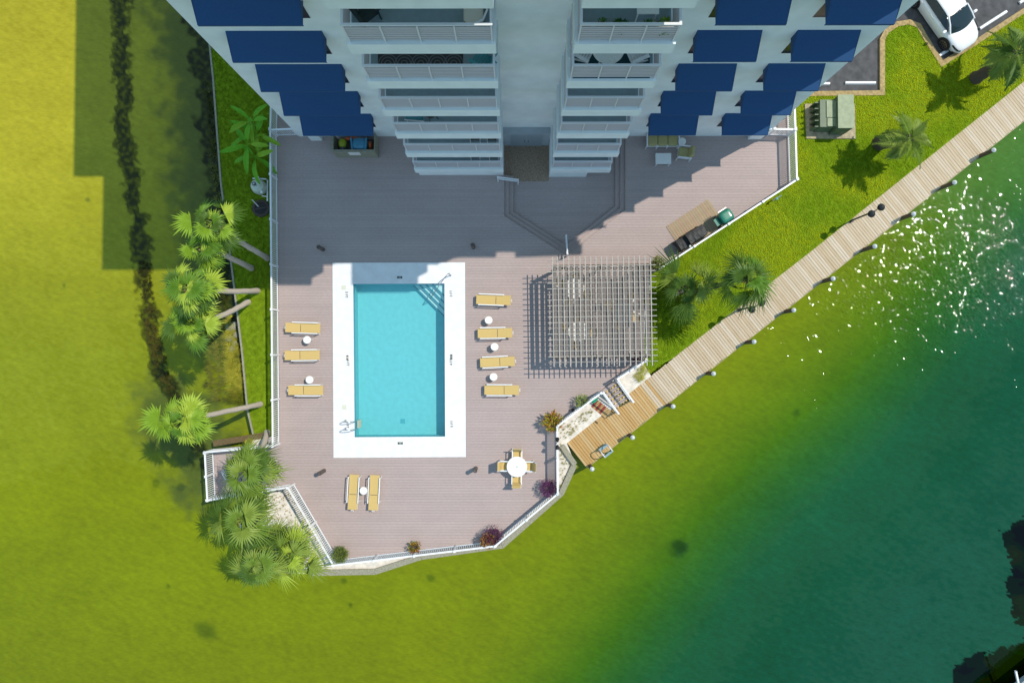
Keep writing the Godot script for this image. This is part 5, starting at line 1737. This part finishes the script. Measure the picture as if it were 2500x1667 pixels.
	shrub("croton", "small yellow and red croton midway along the south railing", "croton", 1012.5, 1335, 0, 0.32, 0.55, 240, 0.17, 0.03, [Color(0.4, 0.3, 0.03), Color(0.3, 0.08, 0.03), Color(0.16, 0.2, 0.02)], 42, 0.8)
	shrub("purple_shrub", "feathery purple shrub at the south railing's east end", "shrub", 1205, 1308, 0, 0.62, 0.95, 1500, 0.11, 0.012, [Color(0.13, 0.03, 0.1), Color(0.22, 0.07, 0.17), Color(0.09, 0.02, 0.05)], 43)
	shrub("croton", "copper red croton in front of the purple shrub", "croton", 1190, 1318, 0, 0.4, 1.05, 330, 0.19, 0.03, [Color(0.38, 0.15, 0.06), Color(0.25, 0.07, 0.03), Color(0.3, 0.22, 0.05)], 44, 0.8)
	shrub("purple_shrub", "feathery purple shrub in the corner of the east railing", "shrub", 1340, 1191, 0, 0.55, 0.9, 1500, 0.11, 0.012, [Color(0.15, 0.03, 0.13), Color(0.24, 0.07, 0.2), Color(0.09, 0.02, 0.07)], 45)
	shrub("croton", "large yellow and orange croton beside the sandy strip", "croton", 1350, 1029, 0, 0.52, 0.95, 420, 0.26, 0.032, [Color(0.5, 0.4, 0.02), Color(0.3, 0.3, 0.03), Color(0.45, 0.14, 0.02)], 46, 0.9)
	shrub("spiky_plant", "spiky pale green agave-like plant near the boardwalk stairs", "potted plant", 1420, 979, 0, 0.32, 0.7, 190, 0.26, 0.02, [Color(0.3, 0.4, 0.08), Color(0.22, 0.32, 0.08), Color(0.4, 0.42, 0.12)], 47, 0.7)
	shrub("creeper", "leafy creeper at the pergola's north-east corner post", "creeper", 1603, 645, 0, 0.4, 1.7, 380, 0.12, 0.03, [Color(0.18, 0.2, 0.03), Color(0.3, 0.26, 0.04), Color(0.1, 0.12, 0.02)], 48)
	shrub("purple_shrub", "dark purple plant under the pergola's south-east corner", "shrub", 1553, 871, 0, 0.4, 1.0, 500, 0.11, 0.016, [Color(0.12, 0.03, 0.1), Color(0.07, 0.02, 0.05)], 49)
	shrub("creeper", "thin leafy vine on the pergola's east side railing", "creeper", 1580, 735, 0, 0.25, 1.4, 160, 0.12, 0.03, [Color(0.2, 0.24, 0.03), Color(0.12, 0.16, 0.02)], 50)
	var bs := thing("dry_bush", "dry brown bush on the sand under the palms", "bush", W(724, 1296, SAND))
	leaf_ball(bs, "twigs", Vector3(0, 0.2, 0), Vector3(0.4, 0.25, 0.4), 420, 0.16, 0.006, [Color(0.22, 0.13, 0.07), Color(0.14, 0.09, 0.04), Color(0.2, 0.2, 0.05)], 51)
	var yb := thing("yellow_bush", "small yellow bush on the timber wall by the corner platform", "bush", W(610, 1078, SAND))
	leaf_ball(yb, "foliage", Vector3(0, 0.15, 0), Vector3(0.22, 0.16, 0.18), 200, 0.09, 0.02, [Color(0.5, 0.42, 0.03), Color(0.36, 0.32, 0.03)], 52)

# ---------------------------------------------------------------- small things
func build_small_things() -> void:
	# bollard lights
	var bl: Node3D
	for q in [[788, 609, "in the shade north-west of the pool"], [1156, 604, "in the shade north-east of the pool"], [791, 1149, "south-west of the pool by the two loungers"], [1162, 1143, "between the pool and the round dining table"]]:
		var at := W(q[0], q[1], 0)
		var lb: String = "short dark bollard light " + q[2]
		if bl == null:
			bl = thing("bollard_light", lb, "bollard", at, 0.0, "bollard lights round the pool")
			part(bl, "post", cyl(0.105, 0.72, 18), M.bronze)
			part(bl, "lamp_ring", cyl(0.095, 0.09, 18), M.cream, Transform3D(Basis(), Vector3(0, 0.7, 0)))
			var mb := MB.new()
			mb.lathe(Vector3(0, 0.78, 0), [Vector2(0.115, 0), Vector2(0.115, 0.05), Vector2(0.09, 0.09), Vector2(0.08, 0.07), Vector2(0, 0.06)], 18)
			part(bl, "cap", mb.mesh(), M.bronze)
		else:
			copy(bl, lb, at, 0)
	# toy box
	var bin := thing("storage_bin", "open grey timber bin holding pool toys under the awnings", "storage bin", Vector3(-8.42, 0, -11.25))
	for k in 6:
		pbox(bin, "front_board", Vector3(0, 0.1 + 0.19 * k, 0.55), Vector3(2.2, 0.17, 0.03), M.timber_grey)
	for s in [-1.0, 1.0]:
		for k in 6:
			pbox(bin, "side_board", Vector3(s * 1.1, 0.1 + 0.19 * k, 0.05), Vector3(0.03, 0.17, 0.96), M.timber_grey)
		pbox(bin, "post", Vector3(s * 1.08, 0.58, 0.5), Vector3(0.09, 1.16, 0.09), M.timber_grey)
	pbox(bin, "top_rail", Vector3(0, 1.17, 0.54), Vector3(2.26, 0.04, 0.13), M.timber_grey)
	pbox(bin, "top_rail", Vector3(-1.1, 1.171, 0.0), Vector3(0.15, 0.04, 0.95), M.timber_grey)
	pbox(bin, "notice", Vector3(-0.02, 0.78, 0.57), Vector3(0.6, 0.5, 0.012), M.tabletop)
	pbox(bin, "bottom", Vector3(0, 0.05, 0.05), Vector3(2.14, 0.04, 0.94), M.under)
	for q in [["pool_chair", "light blue moulded chair stored in the toy bin", lin(0.06, 0.24, 0.36), Vector3(0.28, 0.8, 0.12), Vector3(0.42, 0.36, 0.34), 3.5], ["float", "yellow green float in the toy bin", lin(0.28, 0.32, 0.01), Vector3(-0.62, 0.85, 0.05), Vector3(0.22, 0.2, 0.25), 2.5], ["ring_float", "grey ball at the front of the toy bin", lin(0.06, 0.07, 0.1), Vector3(-0.6, 0.85, 0.35), Vector3(0.16, 0.16, 0.14), 2.0], ["float", "orange float at the back of the toy bin", lin(0.4, 0.07, 0.01), Vector3(-0.1, 0.95, -0.18), Vector3(0.4, 0.1, 0.1), 2.5], ["float", "orange float at the right end of the toy bin", lin(0.4, 0.09, 0.02), Vector3(0.83, 0.8, 0.15), Vector3(0.1, 0.25, 0.22), 2.3]]:
		var t := thing(q[0], q[1], "pool toy", bin.position + q[3])
		var mb := MB.new()
		mb.lump(Vector3.ZERO, q[4], q[5], 20)
		part(t, "shell", mb.mesh(), mat(q[2], 0.5))
		if q[0] == "pool_chair":
			for k in 6:
				pbox(t, "slot", Vector3(-0.1 + 0.06 * k, 0.31 - 0.004 * k, 0.19), Vector3(0.022, 0.03, 0.2), M.black, Basis(Vector3.UP, -0.5) * Basis(Vector3.RIGHT, 0.4))
			for s in [-1.0, 1.0]:
				pbar(t, "arm", Vector3(0.4 * s, 0.3, -0.28), Vector3(0.34 * s, 0.28, 0.32), 0.09, 0.12, mat(q[2], 0.5))
	# pool filter
	var ft := thing("filter_tank", "pale grey round pool filter tank with white pipes by the fence", "filter tank", W(630, 455, LAWN + 0.6) * Vector3(1, 0, 1) + Vector3(0, LAWN, 0))
	var mb := MB.new()
	mb.lathe(Vector3.ZERO, [Vector2(0, 0.05), Vector2(0.3, 0.05), Vector2(0.39, 0.3), Vector2(0.4, 0.55), Vector2(0.34, 0.8), Vector2(0.2, 0.93), Vector2(0, 0.96)], 32)
	part(ft, "tank", mb.mesh(), mat(lin(0.5, 0.55, 0.45), 0.4))
	part(ft, "lid", cyl(0.1, 0.05, 20), M.black, Transform3D(Basis(), Vector3(-0.1, 0.95, -0.05)))
	part(ft, "lid_top", cyl(0.06, 0.02, 20), M.rim, Transform3D(Basis(), Vector3(-0.1, 1.0, -0.05)))
	for a in [0.6, 3.7]:
		pbox(ft, "lid_clamp", Vector3(-0.1 + cos(a) * 0.13, 0.97, -0.05 + sin(a) * 0.13), Vector3(0.1, 0.03, 0.025), M.black, Basis(Vector3.UP, -a))
	part(ft, "gauge", cyl(0.07, 0.05, 16), M.white, Transform3D(Basis(), Vector3(0.24, 0.75, 0.34)))
	pbar(ft, "pipe", Vector3(-0.35, 0.5, -0.46), Vector3(0.4, 0.5, -0.42), 0.06, 0.06, M.white)
	pbar(ft, "pipe", Vector3(0.42, 0.4, -0.4), Vector3(0.42, 0.4, 0.75), 0.06, 0.06, M.white)
	pbar(ft, "pipe", Vector3(0.1, 0.35, 0.45), Vector3(0.42, 0.35, 0.5), 0.06, 0.06, M.cream)
	mb = MB.new()
	mb.lathe(Vector3(-0.05, 0.5, -0.5), [Vector2(0, 0), Vector2(0.07, 0), Vector2(0.07, 0.1), Vector2(0, 0.1)], 14)
	part(ft, "valve", mb.mesh(), M.white)
	var dr := thing("drain_grate", "round brown drain with a barred grate beside the west fence", "drain", W(637, 509, LAWN + 0.02))
	mb = MB.new()
	mb.lathe(Vector3.ZERO, [Vector2(0.47, -0.1), Vector2(0.47, 0.08), Vector2(0.33, 0.09), Vector2(0.33, -0.1)], 36)
	part(dr, "rim", mb.mesh(), mat(lin(0.09, 0.065, 0.05), 0.9, "dirt", Vector3(1.5, 1.5, 1.5)))
	part(dr, "well", cyl(0.33, 0.02, 30), M.black)
	for k in 11:
		var x := (k - 5) * 0.058
		var hl := sqrt(0.33 * 0.33 - x * x)
		pbox(dr, "bar", Vector3(x, 0.06, 0), Vector3(0.02, 0.02, hl * 2), M.brown)
	pbox(dr, "bar", Vector3(0, 0.075, 0), Vector3(0.64, 0.02, 0.03), M.bronze, Basis(Vector3.UP, 0.2))
	var pv := thing("white_pipe", "white pipe leaning over the round drain", "pipe", W(632, 505, LAWN))
	mb = MB.new()
	mb.tube([Vector3(0, 0.1, 0), Vector3(-0.2, 0.5, -0.28)], [0.025], 10)
	part(pv, "tube", mb.mesh(), M.white)
	# garden tap
	var tp := thing("garden_tap", "small white garden tap on the lawn behind the railing", "tap", W(1886, 489, LAWN))
	pbar(tp, "riser", Vector3(0, 0, 0), Vector3(0.02, 0.5, 0), 0.05, 0.05, M.white)
	pbar(tp, "spout", Vector3(0.02, 0.5, 0), Vector3(0.3, 0.56, -0.14), 0.04, 0.04, M.steel)
	pbox(tp, "handle", Vector3(0.05, 0.58, 0.04), Vector3(0.1, 0.03, 0.1), M.teal)
	var sq := thing("white_chair", "white chair half hidden under the palm on the corner platform", "chair", W(567, 1150, 0.4) * Vector3(1, 0, 1), 0.5)
	pbox(sq, "seat", Vector3(0, 0.42, 0), Vector3(0.5, 0.03, 0.5), M.white)
	pbox(sq, "backrest", Vector3(-0.27, 0.68, 0), Vector3(0.03, 0.5, 0.5), M.white, Basis(Vector3.FORWARD, -0.2))
	for x in [-0.22, 0.22]:
		for z in [-0.22, 0.22]:
			pbox(sq, "leg", Vector3(x, 0.2, z), Vector3(0.04, 0.4, 0.04), M.white)
	# things on the balconies; level 5 is the highest seen
	var fy := func(k: int) -> float: return 2.5 + FLOOR * k - 1.08 + 0.01
	make_slat_chair("dark slatted chair at the left end of the top left balcony", Vector3(-4.5, fy.call(5), -10.45), -0.9, mat(lin(0.012, 0.03, 0.035), 0.5))
	var cc := thing("cushioned_chair", "cream cushioned curved chair at the right end of the top left balcony", "chair", Vector3(-1.2, fy.call(5), -10.35))
	mb = MB.new()
	mb.lump(Vector3(-0.05, 0.42, 0), Vector3(0.3, 0.09, 0.27), 6.0, 20)
	part(cc, "seat_cushion", mb.mesh(), M.cream)
	mb = MB.new()
	mb.tube([Vector3(-0.4, 0.6, 0.36), Vector3(0.0, 0.63, 0.36), Vector3(0.26, 0.7, 0.26), Vector3(0.38, 0.75, 0.0), Vector3(0.36, 0.75, -0.4)], [0.035], 8)
	part(cc, "frame", mb.mesh(), M.white)
	for z in [-0.3, 0.3]:
		for x in [-0.3, 0.3]:
			pbox(cc, "leg", Vector3(x, 0.3, z), Vector3(0.04, 0.6, 0.04), M.brown)
	make_slat_chair("teal slatted chair at the right end of the second highest left balcony", Vector3(-1.15, fy.call(4), -10.3), 2.6, mat(lin(0.06, 0.3, 0.34), 0.5))
	var rug := thing("balcony_rug", "brown patterned rug on the second highest left balcony", "rug", Vector3(-3.3, fy.call(4) + 0.004, -10.7))
	pbox(rug, "mat", Vector3(0, 0.006, 0), Vector3(3.0, 0.008, 1.8), mat(lin(0.09, 0.085, 0.085), 0.95, "dirt", Vector3(2, 2, 2)))
	for k in 5:
		mb = MB.new()
		for r in [0.12, 0.24, 0.34]:
			mb.lathe(Vector3.ZERO, [Vector2(r, 0.012), Vector2(r - 0.03, 0.013)], 24)
		part(rug, "medallion", mb.mesh(), mat(lin(0.16, 0.17, 0.18), 0.95), Transform3D(Basis(), Vector3(-1.15 + 0.58 * k, 0, 0.42)))
	for k in 2:
		var bk := thing("balcony_stool", ["thin black stool at the far left of the second highest left balcony", "thin black stool next to the left end stool, on the patterned rug"][k], "stool", Vector3(-4.6 + 0.75 * k, fy.call(4), -10.85))
		mb = MB.new()
		var ring := []
		for i in 17: ring.append(Vector3(cos(TAU * i / 16) * 0.22, 0.45, sin(TAU * i / 16) * 0.22))
		mb.tube(ring, [0.02], 6, false)
		part(bk, "ring", mb.mesh(), M.black)
		for i in 3:
			pbar(bk, "leg", Vector3(cos(i * 2.1) * 0.28, 0, sin(i * 2.1) * 0.28), Vector3(cos(i * 2.1) * 0.2, 0.45, sin(i * 2.1) * 0.2), 0.025, 0.025, M.black)
	var lc := thing("lounge_chair", "teal sling chair at the left end of a left balcony", "chair", Vector3(-4.3, fy.call(2), -10.4))
	pbox(lc, "sling", Vector3(0, 0.35, 0), Vector3(0.75, 0.02, 0.55), M.teal, Basis(Vector3.FORWARD, 0.2))
	for z in [-0.3, 0.3]:
		pbar(lc, "rail", Vector3(-0.4, 0.5, z), Vector3(0.42, 0.3, z), 0.04, 0.04, M.white)
		for x in [-0.3, 0.35]:
			pbox(lc, "leg", Vector3(x, 0.18, z), Vector3(0.03, 0.36, 0.03), M.white)
	var kg := thing("kettle_grill", "round black kettle grill on a left balcony", "grill", Vector3(-3.55, fy.call(2), -10.3))
	mb = MB.new()
	mb.lump(Vector3(0, 0.72, 0), Vector3(0.22, 0.2, 0.22), 2.0, 20)
	part(kg, "bowl", mb.mesh(), M.black)
	pbox(kg, "lid_handle", Vector3(0, 0.93, 0), Vector3(0.12, 0.03, 0.06), M.steel, Basis(Vector3.UP, 0.6))
	for i in 3:
		pbar(kg, "leg", Vector3(cos(i * 2.1) * 0.25, 0, sin(i * 2.1) * 0.25), Vector3(cos(i * 2.1) * 0.12, 0.6, sin(i * 2.1) * 0.12), 0.025, 0.025, M.black)
	for q in [[1, -1.85, "left folding chair on the second lowest left balcony"], [1, -1.05, "right folding chair on the second lowest left balcony"], [0, -2.0, "left folding chair on the lowest left balcony"], [0, -1.05, "right folding chair on the lowest left balcony"]]:
		var fc := thing("folding_chair", "white framed " + q[2], "chair", Vector3(q[1], fy.call(q[0]), -10.3), -PI / 2, "folding chairs on the low balconies")
		pbox(fc, "seat", Vector3(-0.05, 0.44, 0), Vector3(0.42, 0.02, 0.42), M.brown)
		for z in [-0.23, 0.23]:
			pbar(fc, "leg", Vector3(0.3, 0, z), Vector3(-0.3, 0.9, z), 0.035, 0.035, M.white)
			pbar(fc, "leg", Vector3(-0.3, 0, z), Vector3(0.2, 0.46, z), 0.035, 0.035, M.white)
	# right stack
	var tt := thing("balcony_table", "white square table in the sun on the top right balcony", "table", Vector3(4.0, fy.call(5), -10.6))
	pbox(tt, "tabletop", Vector3(0, 0.7, 0), Vector3(0.66, 0.03, 0.72), M.tabletop)
	for x in [-0.28, 0.28]:
		for z in [-0.3, 0.3]:
			pbox(tt, "leg", Vector3(x, 0.35, z), Vector3(0.04, 0.7, 0.04), M.white)
	for q in [[2.2, 0.13, 0, "bare round pot at the left end of the top right balcony"], [2.62, 0.2, 60, "brown planted pot second from the left on the top right balcony"], [3.22, 0.18, 260, "leafy green potted plant in the middle of the top right balcony"], [4.05, 0.1, 90, "small green potted plant by the white table on the top right balcony"], [4.45, 0.22, 200, "terracotta pot with yellow green leaves on the top right balcony"]]:
		var pt := thing("potted_plant", q[3], "potted plant", Vector3(q[0], fy.call(5), -10.0), 0.0)
		mb = MB.new()
		var r: float = q[1]
		mb.lathe(Vector3.ZERO, [Vector2(0, 0), Vector2(r * 0.7, 0), Vector2(r, 0.34), Vector2(r * 0.86, 0.34), Vector2(r * 0.82, 0.28), Vector2(0, 0.28)], 20)
		part(pt, "pot", mb.mesh(), M.terracotta)
		if q[2]:
			leaf_ball(pt, "foliage", Vector3(0.1 if r > 0.21 else 0.0, 0.45, 0), Vector3(r * 1.3, 0.2, r * 1.1), q[2], 0.13, 0.035, [Color(0.06, 0.2, 0.02), Color(0.03, 0.12, 0.02)] if r < 0.21 else [Color(0.25, 0.34, 0.03), Color(0.12, 0.26, 0.02)], 60 + int(r * 100), 0.6)
	var at := thing("balcony_table", "round white table between chairs on the second highest right balcony", "table", Vector3(3.2, fy.call(4), -10.5))
	part(at, "tabletop", cyl(0.56, 0.035, 36), M.tabletop, Transform3D(Basis(), Vector3(0, 0.7, 0)))
	for k in 4:
		pbar(at, "leg", Vector3(cos(k * PI / 2 + 0.7) * 0.4, 0, sin(k * PI / 2 + 0.7) * 0.4), Vector3(cos(k * PI / 2 + 0.7) * 0.35, 0.7, sin(k * PI / 2 + 0.7) * 0.35), 0.04, 0.04, M.white)
	make_slat_chair("white slatted chair left of the round balcony table", Vector3(2.45, fy.call(4), -10.5), -0.5, M.white)
	make_slat_chair("white slatted chair right of the round balcony table", Vector3(4.15, fy.call(4), -10.45), PI + 0.4, M.white)
	var rg2 := thing("balcony_rug", "teal leaf patterned rug on the second highest right balcony", "rug", Vector3(3.4, fy.call(4) + 0.004, -10.7))
	pbox(rg2, "mat", Vector3(0, 0.006, 0), Vector3(2.7, 0.008, 1.9), mat(lin(0.03, 0.12, 0.14), 0.95, "dirt", Vector3(3, 3, 3)))
